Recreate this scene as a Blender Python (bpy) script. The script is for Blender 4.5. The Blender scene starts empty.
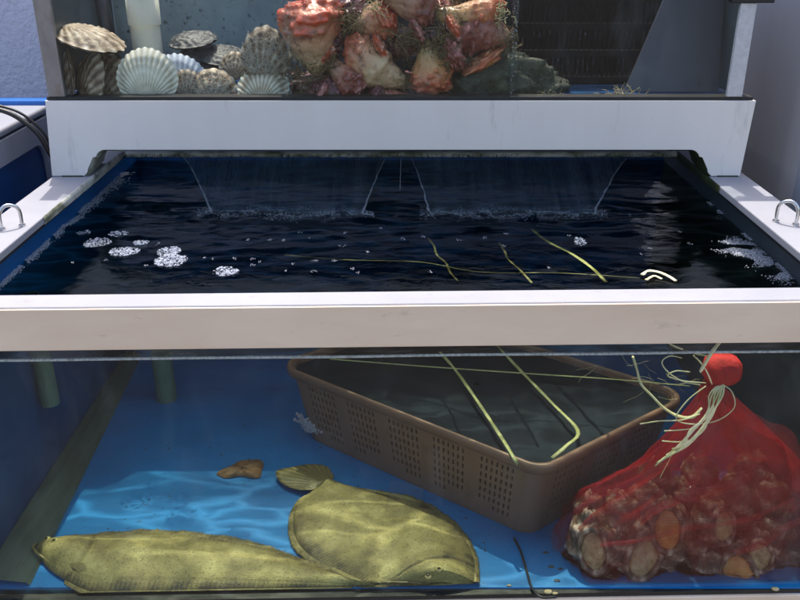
import bpy, math, random
from mathutils import Vector, Matrix, noise
R = math.radians
sc = bpy.context.scene
C = sc.collection
random.seed(7)

# ------------------------------------------------------------------ camera geometry helpers
F, TH, H = 850.0, R(24.0), 0.406
ct, st = math.cos(TH), math.sin(TH)
def ray(px, py):
    u, v = (px-400)/F, (300-py)/F
    return u, ct+v*st, -st+v*ct
def PZ(px, py, z):                      # where a sight line meets a level
    u, dy, dz = ray(px, py); t = (z-H)/dz
    return Vector((u*t, dy*t, z))
def PY(px, py, Y):                      # where a sight line meets a distance
    u, dy, dz = ray(px, py); t = Y/dy
    return Vector((u*t, Y, H+dz*t))
def yf(x): return 0.898+0.0245*x        # the front of the tank stands very slightly askew
FLOOR, WATER = -0.438, -0.075

# ------------------------------------------------------------------ materials
MATS = {}
def newmat(name):
    m = bpy.data.materials.new(name); m.use_nodes = True
    nt = m.node_tree; nt.nodes.clear()
    MATS[name] = m
    return m, nt, nt.nodes, nt.links
def node(nt, typ, **kw):
    n = nt.nodes.new(typ)
    for k, v in kw.items():
        if k in n.inputs: n.inputs[k].default_value = v
        else: setattr(n, k, v)
    return n
def coords(nt, sc_=(1, 1, 1), kind='Object'):
    tc = nt.nodes.new('ShaderNodeTexCoord'); mp = nt.nodes.new('ShaderNodeMapping')
    mp.inputs['Scale'].default_value = sc_
    nt.links.new(tc.outputs[kind], mp.inputs['Vector'])
    return mp.outputs['Vector']
def ramp(nt, fac, stops):
    r = nt.nodes.new('ShaderNodeValToRGB')
    e = r.color_ramp.elements
    while len(e) < len(stops): e.new(0.5)
    for i, (p, c) in enumerate(stops):
        e[i].position = p
        e[i].color = (c[0], c[1], c[2], 1) if hasattr(c, '__len__') else (c, c, c, 1)
    nt.links.new(fac, r.inputs['Fac'])
    return r.outputs['Color']
def pmat(name, stops, scale=30, stretch=(1, 1, 1), rough=.5, bump=.3, bdist=.001, bscale=None, spec=.5, detail=8, metal=0, sss=0, coat=0, rough2=None, dist=0.0, stain=None):
    m, nt, N, L = newmat(name)
    v = coords(nt, stretch)
    n1 = node(nt, 'ShaderNodeTexNoise', Scale=scale, Detail=detail, Roughness=.6, Distortion=dist); L.new(v, n1.inputs['Vector'])
    col = ramp(nt, n1.outputs['Fac'], stops)
    if stain:
        n3 = node(nt, 'ShaderNodeTexNoise', Scale=stain[1], Detail=10, Roughness=.7); L.new(v, n3.inputs['Vector'])
        f = ramp(nt, n3.outputs['Fac'], [(stain[2], 0), (stain[3], 1)])
        mx = node(nt, 'ShaderNodeMix', data_type='RGBA'); L.new(f, mx.inputs['Factor']); L.new(col, mx.inputs[6])
        mx.inputs[7].default_value = (*stain[0], 1); col = mx.outputs[2]
    b = node(nt, 'ShaderNodeBsdfPrincipled', Roughness=rough, Metallic=metal)
    b.inputs['Specular IOR Level'].default_value = spec
    if sss: b.inputs['Subsurface Weight'].default_value = sss; b.inputs['Subsurface Scale'].default_value = .01
    if coat: b.inputs['Coat Weight'].default_value = coat; b.inputs['Coat Roughness'].default_value = .08
    L.new(col, b.inputs['Base Color'])
    if rough2 is not None:
        rr = node(nt, 'ShaderNodeMapRange'); rr.inputs['To Min'].default_value = rough; rr.inputs['To Max'].default_value = rough2
        L.new(n1.outputs['Fac'], rr.inputs['Value']); L.new(rr.outputs['Result'], b.inputs['Roughness'])
    if bump:
        n2 = node(nt, 'ShaderNodeTexNoise', Scale=bscale or scale*3, Detail=6, Roughness=.6); L.new(v, n2.inputs['Vector'])
        bp = node(nt, 'ShaderNodeBump', Strength=bump, Distance=bdist); L.new(n2.outputs['Fac'], bp.inputs['Height'])
        L.new(bp.outputs['Normal'], b.inputs['Normal'])
    o = N.new('ShaderNodeOutputMaterial'); L.new(b.outputs[0], o.inputs['Surface'])
    return m

pmat('white_board', [(.3, (.79, .74, .70)), (.7, (.85, .80, .76))], 9, (1, 1, .25), .38, .08, .0006, 60, stain=((.42, .38, .36), 14, .58, .80))
pmat('white_rail', [(.3, (.27, .275, .315)), (.7, (.31, .315, .355))], 12, (1, 1, 1), .6, .2, .0005, 70, stain=((.24, .22, .20), 30, .60, .8), spec=.2)
pmat('stained_front', [(.25, (.76, .57, .42)), (.5, (.84, .65, .49)), (.75, (.89, .72, .57))], 16, (.35, 1, 1.2), .5, .1, .0005, 90, stain=((.38, .27, .19), 60, .62, .85))
pmat('black_rubber', [(.3, (.008, .008, .009)), (.7, (.02, .02, .02))], 60, rough=.45, bump=.4)
pmat('post_plate', [(.3, (.20, .175, .17)), (.5, (.27, .245, .23)), (.7, (.17, .14, .13))], 30, (1, 1, .4), .45, .4, .0006, 200, metal=.25, stain=((.22, .15, .11), 40, .58, .75))
pmat('bright_plate', [(.3, (.50, .51, .54)), (.7, (.64, .65, .68))], 160, rough=.4, bump=.5, bdist=.0006, metal=.2)
pmat('steel', [(.3, (.55, .55, .55)), (.7, (.7, .7, .7))], 40, rough=.2, bump=.1, metal=1)
pmat('blue_floor', [(.28, (.002, .095, .30)), (.5, (.003, .165, .46)), (.72, (.004, .215, .58))], 7, (.5, 1, 1), .35, .35, .001, 120, stain=((.008, .035, .08), 110, .62, .72))
pmat('blue_wall', [(.3, (.004, .08, .26)), (.7, (.008, .13, .38))], 9, (1, 1, .5), .4, .2, stain=((.02, .04, .05), 20, .6, .75))
pmat('back_navy', [(.3, (.005, .06, .22)), (.7, (.010, .10, .34))], 5, (1, 1, .5), .4, .2, stain=((.012, .02, .03), 9, .5, .7))
pmat('dark_wall', [(.3, (.008, .016, .04)), (.7, (.014, .028, .07))], 9, (1, 1, .5), .4, .2)
pmat('grey_wall', [(.3, (.04, .055, .07)), (.7, (.065, .085, .10))], 9, (1, 1, .5), .4, .2)
pmat('upper_back', [(.3, (.24, .30, .33)), (.55, (.32, .39, .41)), (.75, (.40, .46, .47))], 14, (1, 1, 1), .5, .4, .002, 50, stain=((.02, .03, .04), 70, .57, .66))
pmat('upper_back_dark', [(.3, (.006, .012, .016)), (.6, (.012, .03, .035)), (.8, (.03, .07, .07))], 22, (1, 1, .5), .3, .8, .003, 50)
pmat('upper_floor', [(.3, (.005, .06, .2)), (.7, (.01, .12, .36))], 20, rough=.4)
pmat('grey_panel', [(.3, (.05, .055, .075)), (.7, (.075, .08, .105))], 7, (1, 1, .4), .45, .3, .001, 40, stain=((.05, .05, .055), 25, .6, .72))
pmat('crate_black', [(.3, (.006, .007, .008)), (.7, (.015, .016, .018))], 60, rough=.7, bump=.3, spec=.1)
pmat('pvc', [(.3, (.76, .73, .58)), (.7, (.86, .83, .68))], 16, (1, 1, .5), .35, .2, stain=((.32, .36, .25), 30, .56, .75))
pmat('green_strip', [(.3, (.035, .06, .055)), (.5, (.065, .10, .085)), (.7, (.11, .15, .12))], 20, (2, .4, 1), .6, .4, .001, 90, stain=((.03, .05, .05), 40, .57, .68))
pmat('stub_pipe', [(.3, (.09, .15, .12)), (.7, (.15, .22, .17))], 20, rough=.5)
pmat('basket_plastic', [(.3, (.16, .085, .06)), (.7, (.225, .122, .088))], 8, (1, 1, .6), .45, .25, .0006, 120, stain=((.07, .05, .035), 26, .58, .74))
pmat('basket_cover', [(.3, (.003, .008, .016)), (.6, (.006, .014, .026)), (.8, (.012, .022, .034))], 14, (1, 2, 1), .7, .3, .001, 40, spec=.15)
pmat('strap', [(.3, (.30, .31, .10)), (.7, (.55, .54, .27))], 60, rough=.4, bump=.4)
pmat('dull_strap', [(.3, (.16, .15, .06)), (.7, (.32, .30, .13))], 90, rough=.5, bump=.4)
pmat('twine', [(.3, (.62, .54, .24)), (.5, (.78, .70, .42)), (.75, (.88, .80, .58))], 70, (1, 1, 1), .5, .6, .0006, 300)
pmat('red_foam', [(.3, (.42, .004, .008)), (.7, (.60, .010, .014))], 120, rough=.75, bump=.9, bdist=.0015, bscale=220)
pmat('leaf_debris', [(.3, (.10, .05, .02)), (.7, (.26, .13, .05))], 60, rough=.6, bump=.8, bdist=.002)
pmat('stucco', [(.3, (.56, .55, .66)), (.7, (.64, .63, .73))], 6, rough=.8, bump=1, bdist=.006, bscale=70)
pmat('box_white', [(.3, (.27, .28, .33)), (.7, (.32, .33, .38))], 9, rough=.45, bump=.3, stain=((.28, .29, .33), 24, .58, .72))
pmat('box_blue', [(.3, (.004, .035, .13)), (.7, (.008, .06, .2))], 20, (1, .4, 1), .4, .3, .001, 60)
pmat('blue_rim', [(.3, (.01, .12, .45)), (.7, (.02, .16, .55))], 20, rough=.4)
pmat('grey_box', [(.3, (.26, .27, .31)), (.7, (.34, .35, .40))], 4, (1, 1, .3), .4, .12, .001, 30, stain=((.2, .2, .23), 14, .62, .8))
pmat('concrete', [(.3, (.11, .095, .078)), (.7, (.17, .148, .12))], 5, rough=.7, bump=.5, bdist=.004)
pmat('algae', [(.3, (.006, .010, .004)), (.6, (.03, .045, .012)), (.8, (.08, .09, .03))], 50, rough=.6, bump=.8, bdist=.002)
pmat('algae_film', [(.3, (.05, .065, .03)), (.44, (.22, .23, .17)), (.55, (.48, .48, .43)), (.8, (.66, .65, .62))], 26, (.6, 1, 1.4), .4, .6, .0015, 80, detail=12)
pmat('rock_moss', [(.25, (.006, .008, .005)), (.5, (.035, .045, .025)), (.7, (.10, .11, .06)), (.85, (.22, .22, .12))], 45, rough=.6, bump=1, bdist=.004, bscale=110, detail=12)
pmat('fibre', [(.3, (.07, .05, .02)), (.6, (.19, .14, .06)), (.8, (.36, .30, .14))], 80, rough=.7, bump=.5)
pmat('dry_weed', [(.3, (.38, .30, .14)), (.7, (.62, .52, .28))], 60, rough=.8, bump=.5)
pmat('hose', [(.3, (.006, .008, .01)), (.7, (.02, .022, .025))], 40, rough=.3, bump=.1)
pmat('dark_shell', [(.3, (.018, .02, .024)), (.6, (.06, .065, .07)), (.8, (.17, .17, .17))], 60, (1, 1, 1), .45, 1, .002, 160, detail=12)
pmat('worm_tube', [(.3, (.34, .31, .25)), (.7, (.52, .48, .40))], 90, rough=.6, bump=.5)
pmat('pale_speckle', [(.3, (.36, .30, .36)), (.7, (.62, .55, .60))], 200, rough=.6, bump=1, bdist=.002)

def foam_mat(name, alpha, col=(.86, .88, .93)):
    m, nt, N, L = newmat(name)
    b = node(nt, 'ShaderNodeBsdfPrincipled', Roughness=.25); b.inputs['Base Color'].default_value = (*col, 1)
    v = coords(nt)
    n = node(nt, 'ShaderNodeTexNoise', Scale=260.0, Detail=2); L.new(v, n.inputs['Vector'])
    f = ramp(nt, n.outputs['Fac'], [(.35, alpha*.55), (.6, alpha)])
    L.new(f, b.inputs['Alpha'])
    o = N.new('ShaderNodeOutputMaterial'); L.new(b.outputs[0], o.inputs['Surface'])
foam_mat('foam', .5, (.62, .66, .78)); foam_mat('thin_foam', .38, (.70, .74, .84)); foam_mat('mist', .22, (.6, .68, .76)); foam_mat('meniscus', .8, (.62, .66, .68))

# glass: reflection by Fresnel, straight transmission
def glass(name, tint, ior=1.45, rough=.0, smear=0.0):
    m, nt, N, L = newmat(name)
    tr = node(nt, 'ShaderNodeBsdfTransparent'); tr.inputs[0].default_value = (*tint, 1)
    gl = node(nt, 'ShaderNodeBsdfGlossy', Roughness=rough)
    fr0 = node(nt, 'ShaderNodeFresnel', IOR=ior); geo = N.new('ShaderNodeNewGeometry')
    fi = node(nt, 'ShaderNodeMath', operation='SUBTRACT'); fi.inputs[0].default_value = 1; L.new(geo.outputs['Backfacing'], fi.inputs[1])
    fr = node(nt, 'ShaderNodeMath', operation='MULTIPLY'); L.new(fr0.outputs[0], fr.inputs[0]); L.new(fi.outputs[0], fr.inputs[1])
    mx = N.new('ShaderNodeMixShader'); L.new(fr.outputs[0], mx.inputs[0]); L.new(tr.outputs[0], mx.inputs[1]); L.new(gl.outputs[0], mx.inputs[2])
    last = mx.outputs[0]
    if smear:
        v = coords(nt, (1, 1, .35))
        n = node(nt, 'ShaderNodeTexNoise', Scale=18.0, Detail=10, Roughness=.75); L.new(v, n.inputs['Vector'])
        f = ramp(nt, n.outputs['Fac'], [(.52, 0), (.85, smear)])
        df = node(nt, 'ShaderNodeBsdfDiffuse'); df.inputs[0].default_value = (.5, .53, .56, 1)
        m2 = N.new('ShaderNodeMixShader'); L.new(f, m2.inputs[0]); L.new(last, m2.inputs[1]); L.new(df.outputs[0], m2.inputs[2])
        last = m2.outputs[0]
    o = N.new('ShaderNodeOutputMaterial'); L.new(last, o.inputs['Surface'])
glass('pane', (.97, .985, .98), smear=.07)
glass('divider', (.80, .88, .92), smear=.3)
glass('reflection_patch', (.93, .94, .95), smear=.32)

def water(name, side, tint, caustic, bumps):
    m, nt, N, L = newmat(name)
    geo = N.new('ShaderNodeNewGeometry'); sep = N.new('ShaderNodeSeparateXYZ'); L.new(geo.outputs['True Normal'], sep.inputs[0])
    up = node(nt, 'ShaderNodeMath', operation='ABSOLUTE'); L.new(sep.outputs['Z'], up.inputs[0])
    top = node(nt, 'ShaderNodeMath', operation='GREATER_THAN'); L.new(up.outputs[0], top.inputs[0]); top.inputs[1].default_value = .5
    v = coords(nt, (.62, 1.7, .3))
    # caustic light pattern painted into the transparency: bright lines between dimmer cells
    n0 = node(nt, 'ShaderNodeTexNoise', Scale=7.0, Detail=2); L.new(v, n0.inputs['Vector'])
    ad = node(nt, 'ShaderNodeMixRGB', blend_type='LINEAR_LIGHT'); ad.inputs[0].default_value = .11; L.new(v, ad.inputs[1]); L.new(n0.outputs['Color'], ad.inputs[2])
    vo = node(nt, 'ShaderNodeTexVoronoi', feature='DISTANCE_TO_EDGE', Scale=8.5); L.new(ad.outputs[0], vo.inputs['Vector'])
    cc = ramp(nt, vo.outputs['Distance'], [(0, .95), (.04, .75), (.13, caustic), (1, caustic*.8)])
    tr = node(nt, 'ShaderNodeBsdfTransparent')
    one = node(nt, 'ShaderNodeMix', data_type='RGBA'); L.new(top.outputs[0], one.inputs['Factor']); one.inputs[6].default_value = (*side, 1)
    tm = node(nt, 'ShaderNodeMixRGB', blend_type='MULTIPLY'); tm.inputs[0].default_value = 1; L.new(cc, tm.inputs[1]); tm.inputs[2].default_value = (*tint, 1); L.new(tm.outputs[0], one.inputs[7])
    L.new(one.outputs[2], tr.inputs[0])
    gl = node(nt, 'ShaderNodeBsdfGlossy', Roughness=.03)
    vb = coords(nt, (1, 1.5, 1))
    nb = node(nt, 'ShaderNodeTexNoise', Scale=30.0, Detail=4, Roughness=.55, Distortion=.6); L.new(vb, nb.inputs['Vector'])
    bp = node(nt, 'ShaderNodeBump', Strength=bumps, Distance=.006); L.new(nb.outputs['Fac'], bp.inputs['Height'])
    fr = node(nt, 'ShaderNodeFresnel', IOR=1.33)
    L.new(bp.outputs['Normal'], gl.inputs['Normal']); L.new(bp.outputs['Normal'], fr.inputs['Normal'])
    fm = node(nt, 'ShaderNodeMath', operation='MULTIPLY'); L.new(fr.outputs[0], fm.inputs[0]); L.new(top.outputs[0], fm.inputs[1])
    ff = node(nt, 'ShaderNodeMath', operation='MULTIPLY'); L.new(fm.outputs[0], ff.inputs[0])
    # only the outer side mirrors
    bf = node(nt, 'ShaderNodeMath', operation='SUBTRACT'); bf.inputs[0].default_value = 1; L.new(geo.outputs['Backfacing'], bf.inputs[1]); L.new(bf.outputs[0], ff.inputs[1])
    mx = N.new('ShaderNodeMixShader'); L.new(ff.outputs[0], mx.inputs[0]); L.new(tr.outputs[0], mx.inputs[1]); L.new(gl.outputs[0], mx.inputs[2])
    o = N.new('ShaderNodeOutputMaterial'); L.new(mx.outputs[0], o.inputs['Surface'])
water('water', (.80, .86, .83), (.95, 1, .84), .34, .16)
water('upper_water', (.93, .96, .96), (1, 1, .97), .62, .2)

def sheet_mat():
    m, nt, N, L = newmat('falling_water')
    v = coords(nt, (70, 1, 3))
    n = node(nt, 'ShaderNodeTexNoise', Scale=1.0, Detail=5, Roughness=.6); L.new(v, n.inputs['Vector'])
    bp = node(nt, 'ShaderNodeBump', Strength=.5, Distance=.004); L.new(n.outputs['Fac'], bp.inputs['Height'])
    tr = node(nt, 'ShaderNodeBsdfTransparent'); tr.inputs[0].default_value = (.82, .88, .92, 1)
    gl = node(nt, 'ShaderNodeBsdfGlossy', Roughness=.3); L.new(bp.outputs[0], gl.inputs['Normal'])
    fr = node(nt, 'ShaderNodeFresnel', IOR=1.27); L.new(bp.outputs[0], fr.inputs['Normal'])
    mx = N.new('ShaderNodeMixShader'); L.new(fr.outputs[0], mx.inputs[0]); L.new(tr.outputs[0], mx.inputs[1]); L.new(gl.outputs[0], mx.inputs[2])
    df = node(nt, 'ShaderNodeBsdfDiffuse'); df.inputs[0].default_value = (.30, .38, .46, 1)
    f = ramp(nt, n.outputs['Fac'], [(.35, .03), (.75, .15)])
    m2 = N.new('ShaderNodeMixShader'); L.new(f, m2.inputs[0]); L.new(mx.outputs[0], m2.inputs[1]); L.new(df.outputs[0], m2.inputs[2])
    o = N.new('ShaderNodeOutputMaterial'); L.new(m2.outputs[0], o.inputs['Surface'])
sheet_mat()
foam_mat('stream', .20, (.8, .85, .9))

def net_mat(name, col, base, thread):
    m, nt, N, L = newmat(name)
    uv = N.new('ShaderNodeTexCoord'); sp = N.new('ShaderNodeSeparateXYZ'); L.new(uv.outputs['UV'], sp.inputs[0])
    outs = []
    for ax in 'XY':
        a = node(nt, 'ShaderNodeMath', operation='FRACT'); L.new(sp.outputs[ax], a.inputs[0])
        g = node(nt, 'ShaderNodeMath', operation='LESS_THAN'); L.new(a.outputs[0], g.inputs[0]); g.inputs[1].default_value = thread
        outs.append(g.outputs[0])
    mxm = node(nt, 'ShaderNodeMath', operation='MAXIMUM'); L.new(outs[0], mxm.inputs[0]); L.new(outs[1], mxm.inputs[1])
    at = node(nt, 'ShaderNodeAttribute', attribute_name='mask'); v = coords(nt)
    n = node(nt, 'ShaderNodeTexNoise', Scale=22.0, Detail=5); L.new(v, n.inputs['Vector'])
    rg = node(nt, 'ShaderNodeMapRange'); rg.inputs['From Min'].default_value = .3; rg.inputs['From Max'].default_value = .7; rg.inputs['To Min'].default_value = base*.7; rg.inputs['To Max'].default_value = base*1.35
    L.new(n.outputs['Fac'], rg.inputs['Value'])
    mul = node(nt, 'ShaderNodeMath', operation='MULTIPLY'); L.new(mxm.outputs[0], mul.inputs[0]); m0 = node(nt, 'ShaderNodeMath', operation='MULTIPLY'); L.new(rg.outputs[0], m0.inputs[0]); L.new(at.outputs['Fac'], m0.inputs[1]); L.new(m0.outputs[0], mul.inputs[1])
    tr = N.new('ShaderNodeBsdfTransparent')
    df = node(nt, 'ShaderNodeBsdfPrincipled', Roughness=.35); df.inputs['Base Color'].default_value = (*col, 1)
    tl = node(nt, 'ShaderNodeBsdfTranslucent'); tl.inputs[0].default_value = (*col, 1)
    m1 = N.new('ShaderNodeMixShader'); m1.inputs[0].default_value = .45; L.new(df.outputs[0], m1.inputs[1]); L.new(tl.outputs[0], m1.inputs[2])
    m2 = N.new('ShaderNodeMixShader'); L.new(mul.outputs[0], m2.inputs[0]); L.new(tr.outputs[0], m2.inputs[1]); L.new(m1.outputs[0], m2.inputs[2])
    o = N.new('ShaderNodeOutputMaterial'); L.new(m2.outputs[0], o.inputs['Surface'])
net_mat('red_net', (.50, .022, .032), .95, .5)
net_mat('red_fold', (.62, .03, .04), .9, .55)

def attr_mat(name, stops, noise_scale=60, namp=.25, rough=.3, sss=0, bump=.6, bdist=.001, bscale=180, attr='mask', speck=None, coat=0, stretch=(1, 1, 1)):
    m, nt, N, L = newmat(name)
    at = node(nt, 'ShaderNodeAttribute', attribute_name=attr)
    v = coords(nt, stretch)
    n = node(nt, 'ShaderNodeTexNoise', Scale=noise_scale, Detail=8, Roughness=.65); L.new(v, n.inputs['Vector'])
    s = node(nt, 'ShaderNodeMath', operation='SUBTRACT'); L.new(n.outputs['Fac'], s.inputs[0]); s.inputs[1].default_value = .5
    mu = node(nt, 'ShaderNodeMath', operation='MULTIPLY_ADD'); L.new(s.outputs[0], mu.inputs[0]); mu.inputs[1].default_value = namp*2; L.new(at.outputs['Fac'], mu.inputs[2])
    col = ramp(nt, mu.outputs[0], stops)
    if speck:
        n3 = node(nt, 'ShaderNodeTexNoise', Scale=speck[1], Detail=3, Roughness=.6); L.new(v, n3.inputs['Vector'])
        f = ramp(nt, n3.outputs['Fac'], [(speck[2], 0), (speck[3], speck[4])])
        mx = node(nt, 'ShaderNodeMix', data_type='RGBA'); L.new(f, mx.inputs['Factor']); L.new(col, mx.inputs[6]); mx.inputs[7].default_value = (*speck[0], 1); col = mx.outputs[2]
    b = node(nt, 'ShaderNodeBsdfPrincipled', Roughness=rough); L.new(col, b.inputs['Base Color'])
    if sss: b.inputs['Subsurface Weight'].default_value = sss; b.inputs['Subsurface Scale'].default_value = .012
    if coat: b.inputs['Coat Weight'].default_value = coat; b.inputs['Coat Roughness'].default_value = .05
    n2 = node(nt, 'ShaderNodeTexNoise', Scale=bscale, Detail=5); L.new(v, n2.inputs['Vector'])
    bp = node(nt, 'ShaderNodeBump', Strength=bump, Distance=bdist); L.new(n2.outputs['Fac'], bp.inputs['Height']); L.new(bp.outputs[0], b.inputs['Normal'])
    o = N.new('ShaderNodeOutputMaterial'); L.new(b.outputs[0], o.inputs['Surface'])
attr_mat('fish_skin', [(0, (.05, .040, .018)), (.35, (.19, .155, .056)), (.7, (.31, .26, .092)), (1, (.45, .39, .16))], 34, .75, .55, bump=.9, bdist=.0014, bscale=520, speck=((.04, .03, .012), 300, .57, .66, .6))
attr_mat('fish_fin', [(0, (.06, .05, .02)), (.5, (.22, .18, .07)), (1, (.42, .36, .17))], 120, .35, .4, bump=.5)
SP = ((.07, .035, .02), 55, .54, .70, .75)
attr_mat('ascidian_orange', [(0, (.60, .43, .25)), (.22, (.64, .32, .18)), (.5, (.52, .14, .07)), (.75, (.62, .085, .03)), (1, (.84, .44, .30))], 55, .22, .33, .1, bump=1, bdist=.0025, bscale=150, speck=SP, coat=.3)
attr_mat('ascidian_pink', [(0, (.48, .28, .18)), (.3, (.36, .12, .08)), (.6, (.20, .035, .028)), (1, (.58, .25, .22))], 55, .25, .33, .1, bump=1, bdist=.0025, bscale=150, speck=SP, coat=.3)
attr_mat('ascidian_yellow', [(0, (.50, .36, .16)), (.25, (.58, .28, .10)), (.6, (.50, .10, .035)), (1, (.70, .32, .16))], 55, .25, .33, .1, bump=1, bdist=.0025, bscale=150, speck=SP, coat=.3)
attr_mat('ascidian_purple', [(0, (.18, .10, .07)), (.4, (.15, .04, .04)), (.7, (.09, .018, .025)), (1, (.30, .13, .15))], 55, .25, .33, .05, bump=1, bdist=.0025, bscale=150, speck=SP, coat=.3)
attr_mat('scallop_white', [(0, (.38, .31, .19)), (.4, (.68, .63, .48)), (1, (.86, .81, .68))], 60, .2, .5, speck=((.40, .33, .20), 50, .60, .75, .6))
attr_mat('scallop_blue', [(0, (.30, .34, .40)), (.5, (.52, .57, .64)), (1, (.76, .79, .84))], 60, .2, .5)
attr_mat('scallop_brown', [(0, (.10, .065, .04)), (.4, (.27, .19, .12)), (.75, (.46, .37, .26)), (1, (.66, .58, .46))], 90, .4, .55, bump=1, bdist=.002, bscale=140)
attr_mat('scallop_shadow', [(0, (.24, .18, .12)), (.5, (.44, .38, .26)), (1, (.74, .74, .62))], 30, .4, .5)  # cream shell with its brown shadow mixed into the colours
attr_mat('whelk', [(0, (.022, .012, .009)), (.38, (.085, .045, .032)), (.65, (.24, .14, .10)), (1, (.60, .45, .36))], 70, .75, .45, bump=1, bdist=.003, bscale=130, coat=.2)
pmat('foot_tan', [(.3, (.26, .14, .06)), (.5, (.50, .34, .17)), (.75, (.72, .55, .33))], 90, rough=.35, bump=.8, bdist=.002, coat=.3)
pmat('foot_orange', [(.3, (.50, .15, .03)), (.6, (.74, .30, .08)), (.8, (.82, .48, .22))], 80, rough=.3, bump=.6, bdist=.002, coat=.4)
pmat('eye', [(.3, (.01, .01, .01)), (.7, (.04, .035, .01))], 60, rough=.1, bump=0)
pmat('eye_ring', [(.3, (.30, .25, .08)), (.7, (.42, .36, .14))], 200, rough=.3)

# ------------------------------------------------------------------ object helpers
def wloc(o):
    v = Vector(o.location)
    while o.parent: o = o.parent; v += Vector(o.location)
    return v
def thing(name, label, cat, loc, group=None, kind=None):
    o = bpy.data.objects.new(name, None); C.objects.link(o); o.location = loc
    o.empty_display_size = .02
    o['label'] = label; o['category'] = cat
    if group: o['group'] = group
    if kind: o['kind'] = kind
    return o
class MB:
    def __init__(s): s.v = []; s.f = []; s.a = []; s.uv = None
    def add(s, vs, fs, a=None):
        n = len(s.v); s.v += [Vector(p) for p in vs]; s.f += [tuple(i+n for i in f) for f in fs]
        s.a += (a if a else [0.5]*len(vs)); return s
    def box(s, x0, x1, y0, y1, z0, z1):
        vs = [(x, y, z) for z in (z0, z1) for y in (y0, y1) for x in (x0, x1)]
        return s.add(vs, [(0, 2, 3, 1), (4, 5, 7, 6), (0, 1, 5, 4), (2, 6, 7, 3), (0, 4, 6, 2), (1, 3, 7, 5)])
    def hexa(s, p):      # p: 8 points, bottom four counter-clockwise then top four
        return s.add(p, [(3, 2, 1, 0), (4, 5, 6, 7), (0, 1, 5, 4), (1, 2, 6, 5), (2, 3, 7, 6), (3, 0, 4, 7)])
    def tube(s, pts, r, n=8, flat=1.0, caps=True, a=None):
        pts = [Vector(p) for p in pts]; k = len(pts)
        rs = r if hasattr(r, '__len__') else [r]*k
        up = Vector((0, 0, 1)); vs = []; prev = None
        for i, p in enumerate(pts):
            d = (pts[min(i+1, k-1)]-pts[max(i-1, 0)])
            d = d.normalized() if d.length > 1e-9 else Vector((0, 0, 1))
            if prev is None:
                q = up if abs(d.z) < .9 else Vector((1, 0, 0))
                x = d.cross(q).normalized()
            else:
                x = (prev - d*prev.dot(d)); x = x.normalized() if x.length > 1e-6 else d.orthogonal().normalized()
            prev = x; y = d.cross(x)
            for j in range(n):
                t = 2*math.pi*j/n
                vs.append(p + x*math.cos(t)*rs[i] + y*math.sin(t)*rs[i]*flat)
        fs = [(i*n+j, i*n+(j+1) % n, (i+1)*n+(j+1) % n, (i+1)*n+j) for i in range(k-1) for j in range(n)]
        if caps: fs += [tuple(range(n-1, -1, -1)), tuple((k-1)*n+j for j in range(n))]
        return s.add(vs, fs, [a]*len(vs) if a is not None else None)
    def grid(s, rows, a=None, closed=False, caps=False):
        m = len(rows[0]); k = len(rows); vs = [p for r_ in rows for p in r_]
        mm = m if closed else m-1
        fs = [(i*m+j, i*m+(j+1) % m, (i+1)*m+(j+1) % m, (i+1)*m+j) for i in range(k-1) for j in range(mm)]
        if caps: fs += [tuple(range(m-1, -1, -1)), tuple((k-1)*m+j for j in range(m))]
        return s.add(vs, fs, a)
    def ball(s, c, r, n=8, m=6, sq=(1, 1, 1), half=False, a=None):
        rows = []
        for i in range(m+1):
            t = (math.pi/2 if half else math.pi)*i/m
            rows.append([Vector((c[0]+r*sq[0]*math.sin(t)*math.cos(2*math.pi*j/n), c[1]+r*sq[1]*math.sin(t)*math.sin(2*math.pi*j/n), c[2]+r*sq[2]*math.cos(t))) for j in range(n)])
        rows = rows[::-1]
        return s.grid(rows, [a]*(n*(m+1)) if a is not None else None, closed=True)
    def build(s, name, mat, parent=None, smooth=False, bevel=0, base=None, solid=0, flip=False):
        o_ = wloc(parent) if parent else Vector(base) if base is not None else Vector((0, 0, 0))
        if not parent and base is None and s.v:
            xs = [p.x for p in s.v]; ys = [p.y for p in s.v]; zs = [p.z for p in s.v]
            o_ = Vector(((min(xs)+max(xs))/2, (min(ys)+max(ys))/2, min(zs)))
        me = bpy.data.meshes.new(name)
        me.from_pydata([tuple(p-o_) for p in s.v], [], s.f)
        me.materials.append(MATS[mat])
        at = me.attributes.new('mask', 'FLOAT', 'POINT'); at.data.foreach_set('value', s.a)
        if smooth: me.polygons.foreach_set('use_smooth', [True]*len(me.polygons))
        if s.uv:
            ul = me.uv_layers.new(name='UVMap')
            for l in me.loops: ul.data[l.index].uv = s.uv[l.vertex_index]
        me.update()
        o = bpy.data.objects.new(name, me); C.objects.link(o)
        if parent: o.parent = parent
        else: o.location = o_
        if bevel:
            b = o.modifiers.new('bevel', 'BEVEL'); b.width = bevel; b.segments = 3; b.limit_method = 'ANGLE'
        if solid:
            b = o.modifiers.new('thickness', 'SOLIDIFY'); b.thickness = solid
        return o
def tag(o, label, cat, group=None, kind=None):
    o['label'] = label; o['category'] = cat
    if group: o['group'] = group
    if kind: o['kind'] = kind
    return o
def struct(o): o['kind'] = 'structure'; return o
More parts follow.
